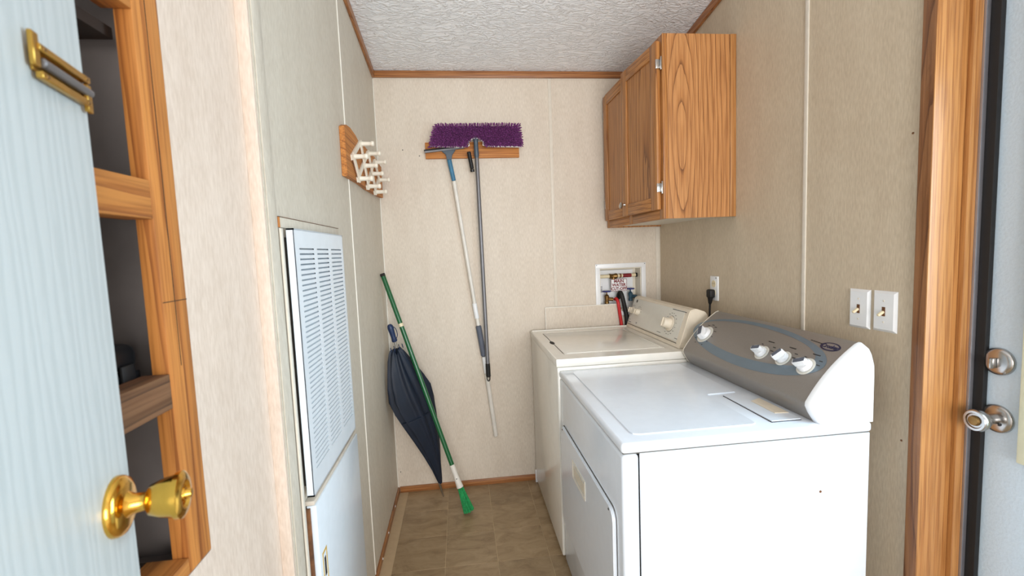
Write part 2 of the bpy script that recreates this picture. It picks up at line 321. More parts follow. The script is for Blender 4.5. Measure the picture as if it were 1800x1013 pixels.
# right wall with the exterior door opening
DY0, DY1 = 0.06, 1.014
wr = tag(obj('wall_right', boxes([(XR, XR + 0.11, DY1 + 0.024, YB, 0, zc(DY1)), (XR, XR + 0.11, YN, DY0, 0, zc(YN)), (XR, XR + 0.11, DY0, DY1 + 0.024, 2.08, zc(DY0))]), 'panel_shaded'),
         'right wall with painted-in shade above the washer and dryer', 'wall', kind='structure')
for y, z in ((1.075, 1.62), (1.078, 0.8)):
    obj('nail_head', lathe(bmesh.new(), [(0.003, 0), (0.003, 0.001), (0, 0.0012)], frame((XR, y, z), (-1, 0, 0)), 8), 'rust', wr)
def strip(n, x0, x1, y0, y1, z0, z1, mat, label, bev=0.001):
    return tag(obj('trim_%d' % n, B(x0, x1, y0, y1, z0, z1, bev), mat), label, 'trim', kind='structure')
strip(1, XL, XR, YB - 0.013, YB, zc(YB) - 0.036, zc(YB) - 0.001, 'trim_X', 'oak crown strip along the top of the back wall', 0.003)
def slope_strip(n, x0, x1, label):
    y1 = YB - 0.014; h = 0.040
    bm = prism([(y1, zc(y1) - h), (y1, zc(y1) - 0.001), (1.1, zc(1.1) - 0.001), (1.1, zc(1.1) - h)], 'x', x0, x1, 0.002)
    tag(obj('trim_%d' % n, bm, 'trim_Y'), label, 'trim', kind='structure')
slope_strip(2, XL, XL + 0.013, 'oak crown strip climbing along the left wall'); slope_strip(3, XR - 0.013, XR, 'oak crown strip climbing along the right wall')
bb = tag(obj('baseboard_back', B(XL + 0.012, 0.9, YB - 0.01, YB, 0, 0.034, 0.002), 'trim_X'), 'brown wooden baseboard along the back wall', 'baseboard', kind='structure')
bl = tag(obj('baseboard_left', B(XL, XL + 0.01, 1.06, YB, 0, 0.030, 0.002), 'trim_Y'), 'brown wooden baseboard along the left wall', 'baseboard', kind='structure')
for y, z in ((2.383, 0.026), (2.155, 0.024), (1.98, 0.014)):
    obj('nail_head', lathe(bmesh.new(), [(0.005, 0), (0.004, 0.002), (0, 0.003)], frame((XL + 0.01, y, z), (1, 0, 0)), 8), 'white_plastic', bl)
strip(4, XL, XL + 0.004, 1.857, 1.863, 0.03, zc(1.86) - 0.04, 'batten_white', 'thin white seam batten on the left wall')
strip(5, 0.534, 0.552, YB - 0.004, YB, 1.027, 2.305, 'batten', 'cream seam batten on the back wall left of the cabinet')
strip(6, 1.150, XR, YB - 0.004, YB, 0.9, 1.466, 'batten', 'cream corner batten at the right end of the back wall')
strip(7, XR - 0.004, XR, 1.434, 1.450, 0.03, zc(1.44) - 0.042, 'batten', 'cream seam batten on the right wall above the dryer')
strip(8, XL, XL + 0.005, YB - 0.006, YB - 0.001, 0.034, 2.30, 'batten_white', 'thin white corner bead between left and back walls')
strip(9, XP, XL - 0.001, 1.052, 1.0595, 0, zc(1.06) - 0.001, 'panel_warm_lit', 'pale vertical edge strip where the furnace wall steps out')
strip(10, XL, XL + 0.003, 1.066, 1.113, 0.03, zc(1.06) - 0.05, 'panel_dim_lit', 'flat cream batten left of the furnace grille')
# casing, jamb, stop, weather-strip of the exterior door
strip(11, XR - 0.012, XR, 1.0145, 1.050, 0, 2.13, 'casing_shaded', 'flat oak casing board on the right wall beside the exterior door', 0.002)
strip(12, XR - 0.012, 1.30, DY1, DY1 + 0.023, 0, 2.08, 'oak_pale_lit', 'oak door jamb facing the camera, brightness painted in')
strip(13, 1.250, 1.274, DY1 - 0.013, DY1 - 0.0005, 0, 2.08, 'oak_pale_lit', 'narrow oak door stop on the jamb')
strip(14, 1.2745, 1.286, DY1 - 0.018, DY1 - 0.0005, 0, 2.08, 'aluminium', 'thin aluminium edge strip beside the door stop', 0.0005)
strip(15, 1.2865, 1.300, 0.975, DY1 - 0.002, 0, 2.08, 'black_rubber', 'black weather-strip between the jamb and the exterior door')

# ------------------------------------------------------------------ exterior door, right
d2 = thing('door_2', (1.32, 0.53, 0.01), 'white embossed exterior door with deadbolt and silver knob', 'door', kind='structure')
GX0, GX1 = 1.3005, 1.342; LY0, LY1, LZ0, LZ1 = 0.27, 0.865, 0.845, 1.84
obj('door_slab', boxes([(GX0, GX1, LY1, 0.996, 0.01, 2.06), (GX0, GX1, DY0 + 0.01, LY0, 0.01, 2.06), (GX0, GX1, LY0, LY1, 0.01, LZ0), (GX0, GX1, LY0, LY1, LZ1, 2.06)]), 'steel_door', d2)
wf = obj('window_frame', boxes([(GX0 - 0.016, GX0 - 0.0005, LY1 - 0.012, LY1 + 0.034, LZ0 - 0.034, LZ1 + 0.034), (GX0 - 0.016, GX0 - 0.0005, LY0 - 0.034, LY0 + 0.012, LZ0 - 0.034, LZ1 + 0.034),
    (GX0 - 0.016, GX0 - 0.0005, LY0 + 0.012, LY1 - 0.012, LZ0 - 0.034, LZ0 + 0.012), (GX0 - 0.016, GX0 - 0.0005, LY0 + 0.012, LY1 - 0.012, LZ1 - 0.012, LZ1 + 0.034)], bev=0.003), 'lite_frame', d2)
obj('window_pane', B(GX0 + 0.018, GX0 + 0.022, LY0, LY1, LZ0, LZ1), 'window_glass', d2)
def rose(bm, p, nrm, r, h): return lathe(bm, [(r, 0), (r, h * 0.35), (r * 0.93, h * 0.7), (r * 0.7, h), (0, h)], frame(p, nrm), 32)
db = obj('deadbolt', rose(bmesh.new(), (GX0, 0.952, 1.042), (-1, 0, 0), 0.034, 0.012), 'nickel', d2)
obj('thumb_turn', B(GX0 - 0.030, GX0 - 0.012, 0.948, 0.957, 1.026, 1.052, 0.003), 'nickel', db)
kb = obj('door_knob', rose(bmesh.new(), (GX0, 0.950, 0.899), (-1, 0, 0), 0.035, 0.010), 'nickel', d2)
obj('knob_stem', lathe(bmesh.new(), [(0.013, 0), (0.012, 0.022)], frame((GX0 - 0.009, 0.950, 0.899), (-1, 0, 0)), 20), 'nickel', kb)
obj('knob_handle', lathe(bmesh.new(), [(0.014, 0), (0.018, 0.006), (0.0245, 0.018), (0.027, 0.028), (0.0265, 0.034), (0.024, 0.037), (0.019, 0.037), (0.017, 0.034), (0, 0.034)], frame((GX0 - 0.031, 0.950, 0.899), (-1, 0, 0)), 32), 'nickel', kb)
obj('lock_button', lathe(bmesh.new(), [(0.013, 0), (0.011, 0.006), (0, 0.007)], frame((GX0 - 0.0655, 0.950, 0.899), (-1, 0, 0)), 16), 'old_brass', kb)
for y, z in ((0.938, 0.888), (0.964, 1.040)): obj('screw_head', lathe(bmesh.new(), [(0.0035, 0), (0.003, 0.002), (0, 0.0025)], frame((GX0 - 0.011, y, z), (-1, 0, 0)), 10), 'ink', kb if z < 1 else db)

# ------------------------------------------------------------------ white interior door, left, standing open
th = math.radians(13.8); DX, DY = -0.400, 0.567
DM = Matrix(((-math.sin(th), math.cos(th), 0, DX), (math.cos(th), math.sin(th), 0, DY), (0, 0, 1, 0), (0, 0, 0, 1)))   # local x along the door to its free edge, y out of its face
d1 = thing('door_1', (DX + 0.09, DY - 0.36, 0.02), 'white wood-grained interior door standing open with a brass knob', 'door', kind='structure')
obj('door_slab', B(-0.76, 0, -0.033, 0, 0.02, 2.02, 0.001, M=DM), 'embossed_door', d1)
def dpt(a, n, z): return DM @ Vector((a, n, z))
nd = DM.to_3x3() @ Vector((0, 1, 0))
kr = obj('door_knob', rose(bmesh.new(), dpt(-0.037, 0, 1.093), nd, 0.033, 0.011), 'brass', d1)
obj('knob_stem', lathe(bmesh.new(), [(0.015, 0), (0.011, 0.006), (0.010, 0.018)], frame(dpt(-0.037, 0.010, 1.093), nd), 20), 'brass', kr)
obj('knob_handle', lathe(bmesh.new(), [(0.011, 0), (0.017, 0.004), (0.021, 0.014), (0.0235, 0.026), (0.0235, 0.028), (0.0265, 0.029), (0.0265, 0.034), (0.022, 0.037), (0.016, 0.0375), (0.014, 0.034), (0.008, 0.034), (0.007, 0.037), (0, 0.0375)], frame(dpt(-0.037, 0.028, 1.093), nd), 32), 'brass', kr)
obj('privacy_button', lathe(bmesh.new(), [(0.006, 0), (0.005, 0.006), (0, 0.0065)], frame(dpt(-0.037, 0.065, 1.093), nd), 14), 'brass', kr)
sb = obj('slide_bolt', B(-0.098, -0.010, 0.0004, 0.003, 1.5385, 1.5615, 0.0006, 1, M=DM), 'dull_brass', d1)
for z in (1.535, 1.560): obj('bolt_rail', B(-0.097, -0.008, 0.003, 0.009, z - 0.0035, z + 0.0035, 0.001, 1, M=DM), 'dull_brass', sb)
obj('bolt_bar', rod(dpt(-0.092, 0.006, 1.5475), dpt(-0.004, 0.006, 1.5475), 0.0045, 12), 'steel', sb)
obj('bolt_tab', B(-0.104, -0.094, 0.003, 0.0075, 1.541, 1.572, 0.001, 1, M=DM), 'dull_brass', sb)
obj('bolt_tab', B(-0.014, -0.004, 0.003, 0.0075, 1.526, 1.556, 0.001, 1, M=DM), 'dull_brass', sb)
for a, z in ((-0.09, 1.560), (-0.016, 1.560), (-0.09, 1.535), (-0.016, 1.535)): obj('screw_head', lathe(bmesh.new(), [(0.0025, 0), (0.002, 0.001), (0, 0.0012)], frame(dpt(a, 0.009, z), nd), 8), 'old_brass', sb)

# ------------------------------------------------------------------ black case on the shelf behind the door
cs = thing('hard_case', (-0.58, 0.60, 1.179), 'black plastic hard case on the shelf behind the white door', 'case')
obj('case_bottom', B(-0.70, -0.485, 0.42, 0.735, 1.180, 1.204, 0.004), 'black_plastic', cs)
obj('case_lid', B(-0.70, -0.485, 0.42, 0.735, 1.2055, 1.245, 0.014, 3), 'black_plastic', cs)
obj('latch', B(-0.4845, -0.480, 0.69, 0.715, 1.190, 1.216, 0.001), 'black_rubber', cs)

# ------------------------------------------------------------------ furnace grille and lower door on the left wall
gx0, gx1, gy0, gy1, gz0, gz1 = -0.402, -0.385, 1.131, 1.580, 0.771, 1.432
gr = thing('return_grille', (-0.40, 1.35, gz0), 'white louvered metal furnace grille on the left wall', 'grille')
cols = [(1.162, 1.279), (1.300, 1.414), (1.438, 1.560)]; sz1, pitch, rows = 1.3855, 0.01285, 44; sz0 = sz1 - pitch * rows
fx = (gx1 - 0.002, gx1)
pieces = [(gx0, gx1, gy0, gy0 + 0.004, gz0, gz1), (gx0, gx1, gy1 - 0.004, gy1, gz0, gz1), (gx0, gx1, gy0, gy1, gz1 - 0.004, gz1), (gx0, gx1, gy0, gy1, gz0, gz0 + 0.004),
          (*fx, gy0, gy1, sz1, gz1), (*fx, gy0, gy1, gz0, sz0), (*fx, gy0, cols[0][0], sz0, sz1), (*fx, cols[0][1], cols[1][0], sz0, sz1), (*fx, cols[1][1], cols[2][0], sz0, sz1), (*fx, cols[2][1], gy1, sz0, sz1)]
obj('grille_frame', boxes(pieces), 'furnace_white', gr)
obj('slot_shade_backing', B(XL + 0.0005, gx0 - 0.0005, gy0 + 0.02, gy1 - 0.02, gz0 + 0.02, gz1 - 0.02), 'gap_dark', gr)  # dark sheet put in as the shade behind the louver slots
lm = {}
for ci, (a, b) in enumerate(cols):
    bm = prism([(0, -0.0042), (0, -pitch), (-0.0015, -pitch), (-0.009, -0.001), (-0.008, 0.0), (-0.0015, -0.0042)][::-1], 'y', -(b - a) / 2, (b - a) / 2)
    finish(bm, False); me = bpy.data.meshes.new('louver'); bm.to_mesh(me); bm.free(); me.materials.append(MATS['furnace_white']); lm[ci] = me
    for k in range(rows): link('louver', me, (gx1, (a + b) / 2, sz1 - pitch * k), gr)
fd = thing('furnace_door', (-0.40, 1.38, 0.05), 'plain white furnace access door below the louvered grille', 'panel')
obj('door_panel', B(-0.412, -0.388, 1.146, 1.610, 0.05, 0.740, 0.003), 'furnace_white', fd)
obj('rusty_edge', B(-0.4145, -0.402, 1.138, 1.1455, 0.05, 0.735, 0.001), 'rust', fd)
obj('top_ledge', B(-0.4145, -0.392, 1.146, 1.606, 0.7405, 0.752, 0.001), 'louver_cream', fd)
lb = obj('warning_label', boxes([(-0.388, -0.3872, 1.163, 1.168, 0.49, 0.600), (-0.388, -0.3872, 1.194, 1.199, 0.49, 0.600), (-0.388, -0.3872, 1.168, 1.194, 0.594, 0.600), (-0.388, -0.3872, 1.168, 1.194, 0.49, 0.496)]), 'yellow_label', fd)
obj('label_print', B(-0.388, -0.3874, 1.176, 1.188, 0.53, 0.58), 'ink', lb)
ft = thing('grille_trim', (-0.413, 1.38, 0.1), 'cream filler strips framing the top and side of the furnace grille', 'trim')
obj('top_strip', B(XL, XL + 0.005, 1.121, 1.640, 1.434, 1.458, 0.0005), 'panel_dim_lit', ft)
obj('strip_end', B(XL, XL + 0.0055, 1.114, 1.1205, 1.434, 1.458, 0.0005), 'pine_Z', ft)
obj('strip_edge', B(XL, XL + 0.0056, 1.114, 1.640, 1.4585, 1.4597), 'rust', ft)
obj('side_strip', B(XL + 0.0035, XL + 0.008, 1.1145, 1.1275, 0.10, 1.432, 0.0005), 'batten', ft)

# ------------------------------------------------------------------ washer
WX0, WX1, WY0, WY1, WZ = 0.385, 1.085, 1.850, 2.540, 0.896
wa = thing('washing_machine', (0.73, 2.19, 0), 'almond-white top-loading washer in the back corner under the cabinet', 'washer')
obj('cabinet_body', B(WX0, WX1, WY0, WY1, 0.022, 0.861, 0.006), 'enamel_almond', wa)
for x in (WX0 + 0.05, WX1 - 0.05):
    for y in (WY0 + 0.05, WY1 - 0.03): obj('foot', rod((x, y, 0.0), (x, y, 0.024), 0.02), 'black_rubber', wa)
obj('corner_bracket', B(WX0 - 0.004, WX0 + 0.01, WY1 + 0.001, WY1 + 0.008, 0.0, 0.075, 0.001), 'white_plastic', wa)
lx0, lx1, ly0, ly1 = 0.438, 0.902, 1.932, 2.462
obj('top_deck', boxes([(WX0, lx0 - 0.002, WY0, WY1, 0.863, WZ), (lx1 + 0.002, WX1, WY0, WY1, 0.863, WZ), (lx0 - 0.002, lx1 + 0.002, WY0, ly0 - 0.002, 0.863, WZ), (lx0 - 0.002, lx1 + 0.002, ly1 + 0.002, WY1, 0.863, WZ), (lx0 - 0.002, lx1 + 0.002, ly0 - 0.002, ly1 + 0.002, 0.863, 0.876)], bev=0.0), 'enamel_almond', wa)
obj('deck_edge', boxes([(WX0 - 0.003, WX1, WY0 - 0.003, WY0 + 0.004, 0.863, WZ + 0.0005), (WX0 - 0.003, WX0 + 0.004, WY0 + 0.0041, WY1, 0.863, WZ + 0.0005), (WX0 + 0.0041, WX1, WY1 - 0.008, WY1, WZ, WZ + 0.006)], bev=0.002), 'enamel_almond', wa)
ld = obj('lid', B(lx0, lx1, ly0, ly1, 0.8765, WZ + 0.001, 0.004), 'enamel_almond', wa)
obj('lid_rim', boxes([(lx0 + 0.012, lx1 - 0.012, ly0 + 0.010, ly0 + 0.016, WZ + 0.001, WZ + 0.003), (lx0 + 0.012, lx1 - 0.012, ly1 - 0.016, ly1 - 0.010, WZ + 0.001, WZ + 0.003), (lx1 - 0.018, lx1 - 0.012, ly0 + 0.0165, ly1 - 0.0165, WZ + 0.001, WZ + 0.003)], bev=0.0008), 'enamel_almond', ld)
obj('lid_handle', lathe(bmesh.new(), [(0.034, 0), (0.034, 0.0016)], frame((lx0 - 0.003, 2.19, WZ + 0.0001), (0, 0, 1)), 20, sx=1.0, sy=0.32), 'gap_dark', ld)
obj('lid_gap', boxes([(lx0 - 0.0028, lx0 - 0.0003, ly0 + 0.02, ly1 - 0.02, WZ - 0.004, WZ + 0.0006)]), 'gap_dark', ld)
# washer console
CA, CB = Vector((0.945, 0.896)), Vector((1.000, 1.062))
wprof = [(0.944, 0.8965), (0.9477, 0.904), (0.998, 1.056), (1.004, 1.066), (1.030, 1.071), (1.072, 1.056), (1.083, 1.040), (1.083, 0.8965)]
wc = obj('console', prism(wprof, 'y', 1.893, 2.536, 0.003), 'almond_plastic', wa, ang=30)
cdv = (CB - CA).normalized(); cn = Vector((-cdv.y, 0, cdv.x))
def wface(y, s, off=0.0):
    p = CA + (CB - CA) * s; return Vector((p.x, y, p.y)) + cn * off
def wframe(y, s, off): 
    o = wface(y, s, off); u = Vector((0, -1, 0)); v = Vector((cdv.x, 0, cdv.y)); return Matrix(((u.x, v.x, cn.x, o.x), (u.y, v.y, cn.y, o.y), (u.z, v.z, cn.z, o.z), (0, 0, 0, 1)))
def quad_on(fr, hw, hh, t, bev=0.0):
    return B(-hw, hw, -hh, hh, 0, t, bev, 1, M=fr)
H_ = (CB - CA).length
obj('control_panel', quad_on(wframe(2.228, 0.56, 0.001), 0.297, H_ * 0.41, 0.0012), 'panel_print', wc)
obj('panel_line', quad_on(wframe(2.228, 0.115, 0.001), 0.300, 0.0012, 0.0014), 'ink', wc)
wd = obj('cycle_dial', lathe(bmesh.new(), [(0.037, 0), (0.037, 0.004), (0.034, 0.006), (0, 0.006)], wframe(2.03, 0.545, 0.0015), 36), 'almond_plastic', wc)
obj('dial_ring', lathe(bmesh.new(), [(0.039, 0), (0.039, 0.0012), (0, 0.0012)], wframe(2.03, 0.545, 0.0012), 36), 'ink', wc)
obj('dial_grip', lathe(bmesh.new(), [(0.026, 0), (0.0255, 0.010), (0.023, 0.030), (0.019, 0.034), (0, 0.034)], wframe(2.03, 0.545, 0.0076), 28), 'almond_plastic', wd)
obj('dial_ridge', B(-0.004, 0.004, -0.021, 0.021, 0, 0.006, 0.001, 1, M=wframe(2.03, 0.545, 0.0416)), 'almond_plastic', wd)
for y in (2.500, 2.418):
    k = obj('selector_knob', lathe(bmesh.new(), [(0.019, 0), (0.018, 0.012), (0.015, 0.022), (0, 0.023)], wframe(y, 0.57, 0.0015), 24), 'almond_plastic', wc)
    obj('knob_ridge', B(-0.003, 0.003, -0.014, 0.014, 0, 0.006, 0.001, 1, M=wframe(y, 0.57, 0.0242)), 'almond_plastic', k)
def marks(parent, fr, items, name='print_marks', mat='ink', t=0.0005):
    bm = bmesh.new()
    for y, s, hw, hh in items: box(bm, -hw, hw, -hh, hh, 0, t, M=fr(y, s, 0.0023))
    return tag(obj(name, bm, mat, parent, smooth=False), 'fine dark printed legends', kind='stuff')
it = [(1.985, 0.94, 0.0012, 0.0016) for _ in ()]
it += [(1.915 + 0.128 * (k / 22), 0.945, 0.0022, 0.0016) for k in range(23)]
for k in range(16):
    a = 2 * math.pi * k / 16 + 0.2; y_ = 2.03 - 0.052 * math.cos(a); s_ = 0.545 + 0.052 * math.sin(a) / H_
    it.append((y_, s_, 0.0055 if k % 3 else 0.003, 0.0011))
for cy in (2.500, 2.418):
    for k in range(7):
        a = math.pi * (0.05 + 0.9 * k / 6); it.append((cy - 0.030 * math.cos(a), 0.57 + 0.032 * math.sin(a) / H_, 0.003, 0.001))
it += [(2.508, 0.27, 0.009, 0.0012), (2.405, 0.24, 0.009, 0.0012), (2.405, 0.21, 0.006, 0.0012), (2.50, 0.19, 0.022, 0.0012), (1.94, 0.22, 0.012, 0.0012), (2.12, 0.22, 0.02, 0.0012)]
marks(wc, wframe, it)
obj('maker_emblem', lathe(bmesh.new(), [(0.009, 0), (0.009, 0.0006), (0.006, 0.0006)], wframe(2.478, 0.90, 0.0022), 18), 'ink', wc)

# ------------------------------------------------------------------ dryer
RX0, RX1, RY0, RY1, RZ = 0.392, 1.105, 1.095, 1.836, 0.853
dr = thing('clothes_dryer', (0.75, 1.465, 0), 'white front-loading dryer with a grey console nearest the camera', 'dryer')
obj('side_panel', B(0.440, RX1 - 0.004, RY0 + 0.004, RY1 - 0.004, 0.02, 0.8205, 0.002), 'enamel_white', dr)
obj('front_panel', B(RX0, 0.4385, RY0 + 0.002, RY1 - 0.002, 0.02, 0.8195, 0.012, 4), 'enamel_white', dr)
obj('panel_gap', B(0.4386, 0.4399, RY0 + 0.006, RY1 - 0.006, 0.03, 0.820), 'gap_dark', dr)
for x in (RX0 + 0.07, RX1 - 0.06):
    for y in (RY0 + 0.06, RY1 - 0.06): obj('foot', rod((x, y, 0.0), (x, y, 0.022), 0.02), 'black_rubber', dr)
obj('deck_gap', B(RX0 + 0.004, RX1 - 0.006, RY0 + 0.006, RY1 - 0.006, 0.8208, 0.8228), 'rust_grey', dr)
obj('top_deck', B(RX0 - 0.002, RX1, RY0, RY1, 0.8228, RZ - 0.002, 0.0095, 4), 'enamel_white', dr)
# raised field of the top, with rounded corners, and lint filter cover beside it
def rrect(x0, x1, y0, y1, r, n=5):
    pts = []
    for cx, cy, a0 in ((x1 - r, y1 - r, 0), (x0 + r, y1 - r, 90), (x0 + r, y0 + r, 180), (x1 - r, y0 + r, 270)):
        for k in range(n + 1):
            a = math.radians(a0 + 90 * k / n); pts.append((cx + r * math.cos(a), cy + r * math.sin(a)))
    return pts
obj('raised_top', prism(rrect(0.437, 0.905, 1.385, 1.806, 0.02) if False else [(0.905, 1.806), (0.457, 1.806), (0.440, 1.795), (0.437, 1.780), (0.437, 1.165), (0.442, 1.150), (0.457, 1.143), (0.785, 1.143), (0.798, 1.150), (0.800, 1.165), (0.800, 1.400), (0.806, 1.408), (0.905, 1.412)], 'z', RZ - 0.0025, RZ + 0.001, 0.0012), 'enamel_white', dr)
lf = obj('lint_cover', prism([(0.846, 1.150), (0.935, 1.150), (0.935, 1.384), (0.846, 1.384)], 'z', RZ - 0.0025, RZ + 0.0022, 0.001), 'enamel_white', dr)
obj('lint_gap', boxes([(0.8445, 0.8458, 1.149, 1.385, RZ - 0.002, RZ + 0.0004), (0.846, 0.935, 1.1482, 1.1496, RZ - 0.002, RZ + 0.0004)]), 'ink', lf)
obj('lint_pull', prism([(0.892, 1.200), (0.934, 1.195), (0.934, 1.330), (0.892, 1.310)], 'z', RZ + 0.0023, RZ + 0.0042, 0.001), 'almond_plastic', lf)
# door on the front
dd = obj('dryer_door', prism(rrect(1.150, 1.802, 0.215, 0.638, 0.035), 'x', RX0 - 0.011, RX0 - 0.0005, 0.003), 'enamel_white', dr)
obj('door_shadow_gap', prism(rrect(1.1475, 1.8045, 0.2125, 0.6405, 0.0365), 'x', RX0 - 0.0008, RX0 - 0.0001), 'rust_grey', dr)
hd = obj('door_handle', boxes([(RX0 - 0.0135, RX0 - 0.0112, 1.430, 1.600, 0.571, 0.577), (RX0 - 0.0135, RX0 - 0.0112, 1.430, 1.600, 0.510, 0.516), (RX0 - 0.0135, RX0 - 0.0112, 1.430, 1.437, 0.516, 0.571), (RX0 - 0.0135, RX0 - 0.0112, 1.593, 1.600, 0.516, 0.571)]), 'warm_white_plastic', dd)
obj('handle_recess', B(RX0 - 0.0125, RX0 - 0.0112, 1.445, 1.585, 0.522, 0.562), 'almond_plastic', hd)
for y, z in ((1.185, 0.626), (1.765, 0.626)): obj('door_screw', lathe(bmesh.new(), [(0.004, 0), (0.003, 0.0015), (0, 0.002)], frame((RX0 - 0.011, y, z), (-1, 0, 0)), 10), 'ink', dd)
obj('side_screw', lathe(bmesh.new(), [(0.004, 0), (0.003, 0.0015), (0, 0.002)], frame((0.955, RY0 + 0.004, 0.665), (0, -1, 0)), 10), 'rust', dr)
# console
KA, KB = Vector((0.932, 0.910)), Vector((1.077, 1.062)); kd = (KB - KA).normalized(); kn = Vector((-kd.y, 0, kd.x)); KL = (KB - KA).length
def bul(s): return 0.045 * s * (1 - s)
def kface(y, s, off=0.0):
    p = KA + (KB - KA) * s; return Vector((p.x, y, p.y)) + kn * (bul(s) + off)
def kframe(y, s, off=0.0):
    o = kface(y, s, off); t = (kface(y, min(1, s + 0.02)) - kface(y, max(0, s - 0.02))).normalized(); u = Vector((0, -1, 0)); nn = u.cross(t)
    return Matrix(((u.x, t.x, nn.x, o.x), (u.y, t.y, nn.y, o.y), (u.z, t.z, nn.z, o.z), (0, 0, 0, 1)))
kprof = [(0.958, RZ - 0.0015), (0.940, 0.880), (0.931, 0.900)] + [(kface(0, s / 12).x, kface(0, s / 12).z) for s in range(13)] + [(1.090, 1.067), (1.101, 1.058), (1.107, 1.035), (1.108, 1.0), (1.108, RZ - 0.0015)]
kc = obj('console', prism(kprof, 'y', 1.131, 1.822), 'console_grey', dr, ang=30)
def cap(y_in, y_out, sgn):
    bm = bmesh.new(); c = Vector((1.062, 0.925)); rings = []
    for y, k in ((y_in, 1.012), (y_in + (y_out - y_in) * 0.25, 1.012), (y_in + (y_out - y_in) * 0.65, 0.96), (y_in + (y_out - y_in) * 0.9, 0.86), (y_out, 0.76)):
        rg = []
        for (x, z) in kprof:
            fx_ = k if x < c.x else min(1.0, k + 0.9 * (1 - k)); fz_ = k if z > c.y else 1.0
            rg.append(bm.verts.new((c.x + (x - c.x) * fx_, y, c.y + (z - c.y) * fz_ if z > RZ + 0.02 else z)))
        rings.append(rg)
    n = len(kprof)
    for a, b in zip(rings, rings[1:]):
        for i in range(n): bm.faces.new((a[i], a[(i + 1) % n], b[(i + 1) % n], b[i]))
    bm.faces.new(rings[0]); bm.faces.new(rings[-1][::-1]); return bm
obj('end_cap', cap(1.1305, 1.097, -1), 'white_plastic', kc, ang=60)
obj('end_cap', cap(1.8225, 1.838, 1), 'warm_white_plastic', kc, ang=60)
# crescent swoosh laid on the console face
def crescent():
    bm = bmesh.new(); n = 72; A = []; Bq = []
    for i in range(n):
        a = 2 * math.pi * i / n
        A.append(bm.verts.new(kface(1.500 - 0.352 * math.cos(a), min(0.985, 0.545 + 0.445 * math.sin(a)), 0.0006)))
        Bq.append(bm.verts.new(kface(1.512 - 0.318 * math.cos(a), 0.590 + 0.325 * math.sin(a), 0.0006)))
    for i in range(n): bm.faces.new((A[i], A[(i + 1) % n], Bq[(i + 1) % n], Bq[i]))
    return bm
obj('swoosh', crescent(), 'swoosh_blue', kc)
def knob(y, s, r, turn, name):
    F = kframe(y, s); 
    k = obj(name, lathe(bmesh.new(), [(r * 0.86, 0.003), (r * 0.84, 0.012), (r * 0.76, 0.016), (0, 0.016)], F, 28), 'white_plastic', kc)
    obj('knob_collar', lathe(bmesh.new(), [(r * 1.16, 0.0), (r * 1.16, 0.0014), (0, 0.0014)], F, 28), 'panel_print', kc)
    R_ = Matrix.Rotation(turn, 4, 'Z')
    bm = prism([(-r * 0.9, -r * 0.30), (-r * 0.25, -r * 0.42), (r * 0.55, -r * 0.36), (r * 0.86, 0), (r * 0.55, r * 0.36), (-r * 0.25, r * 0.42), (-r * 0.9, r * 0.30)], 'z', 0.012, 0.032, 0.002); bmesh.ops.transform(bm, matrix=F @ R_, verts=bm.verts)
    obj('knob_grip', bm, 'white_plastic', k)
    bm = bmesh.new(); box(bm, -r * 0.72, r * 0.66, -r * 0.27, r * 0.27, 0.0322, 0.0328, M=F @ R_); obj('knob_inlay', bm, 'grey_grip', k)
knob(1.748, 0.44, 0.034, 2.3, 'timer_knob'); knob(1.396, 0.45, 0.023, 0.35, 'temperature_knob'); knob(1.298, 0.47, 0.023, 1.1, 'signal_knob'); knob(1.202, 0.46, 0.025, 0.5, 'start_knob')
it = []
for k in range(11):
    a = math.radians(-60 + 300 * k / 10); it.append((1.748 - 0.050 * math.cos(a), 0.44 + 0.052 * math.sin(a) / KL, 0.008 if k in (3, 4, 5, 6, 7) else 0.004, 0.0013))
for y in (1.396, 1.298, 1.202):
    it += [(y - 0.002, 0.68, 0.014, 0.0014), (y - 0.032, 0.60, 0.006, 0.0012), (y - 0.034, 0.53, 0.006, 0.0012), (y + 0.026, 0.60, 0.004, 0.0012)]
it += [(1.262 - 0.010 * k, 0.90 - 0.004 * k, 0.004, 0.0012) for k in range(5)]
marks(kc, lambda y, s, o: kframe(y, s, 0.0008), it)
em = obj('maker_emblem', bmesh.ops and lathe(bmesh.new(), [(0.0158, 0), (0.0158, 0.0006), (0.0108, 0.0006), (0.0108, 0.0003)], kframe(1.186, 0.865, 0.0005) @ Matrix.Diagonal((2.2, 1, 1, 1)), 36), 'navy_ink', kc)
obj('emblem_field', lathe(bmesh.new(), [(0.0118, 0), (0.0118, 0.0008), (0, 0.0008)], kframe(1.186, 0.865, 0.0005) @ Matrix.Diagonal((2.45, 1, 1, 1)), 36), 'console_grey', em)
text('emblem_lettering', 'Crosley', 0.0180, 'navy_ink', em, kframe(1.186, 0.862, 0.0018))

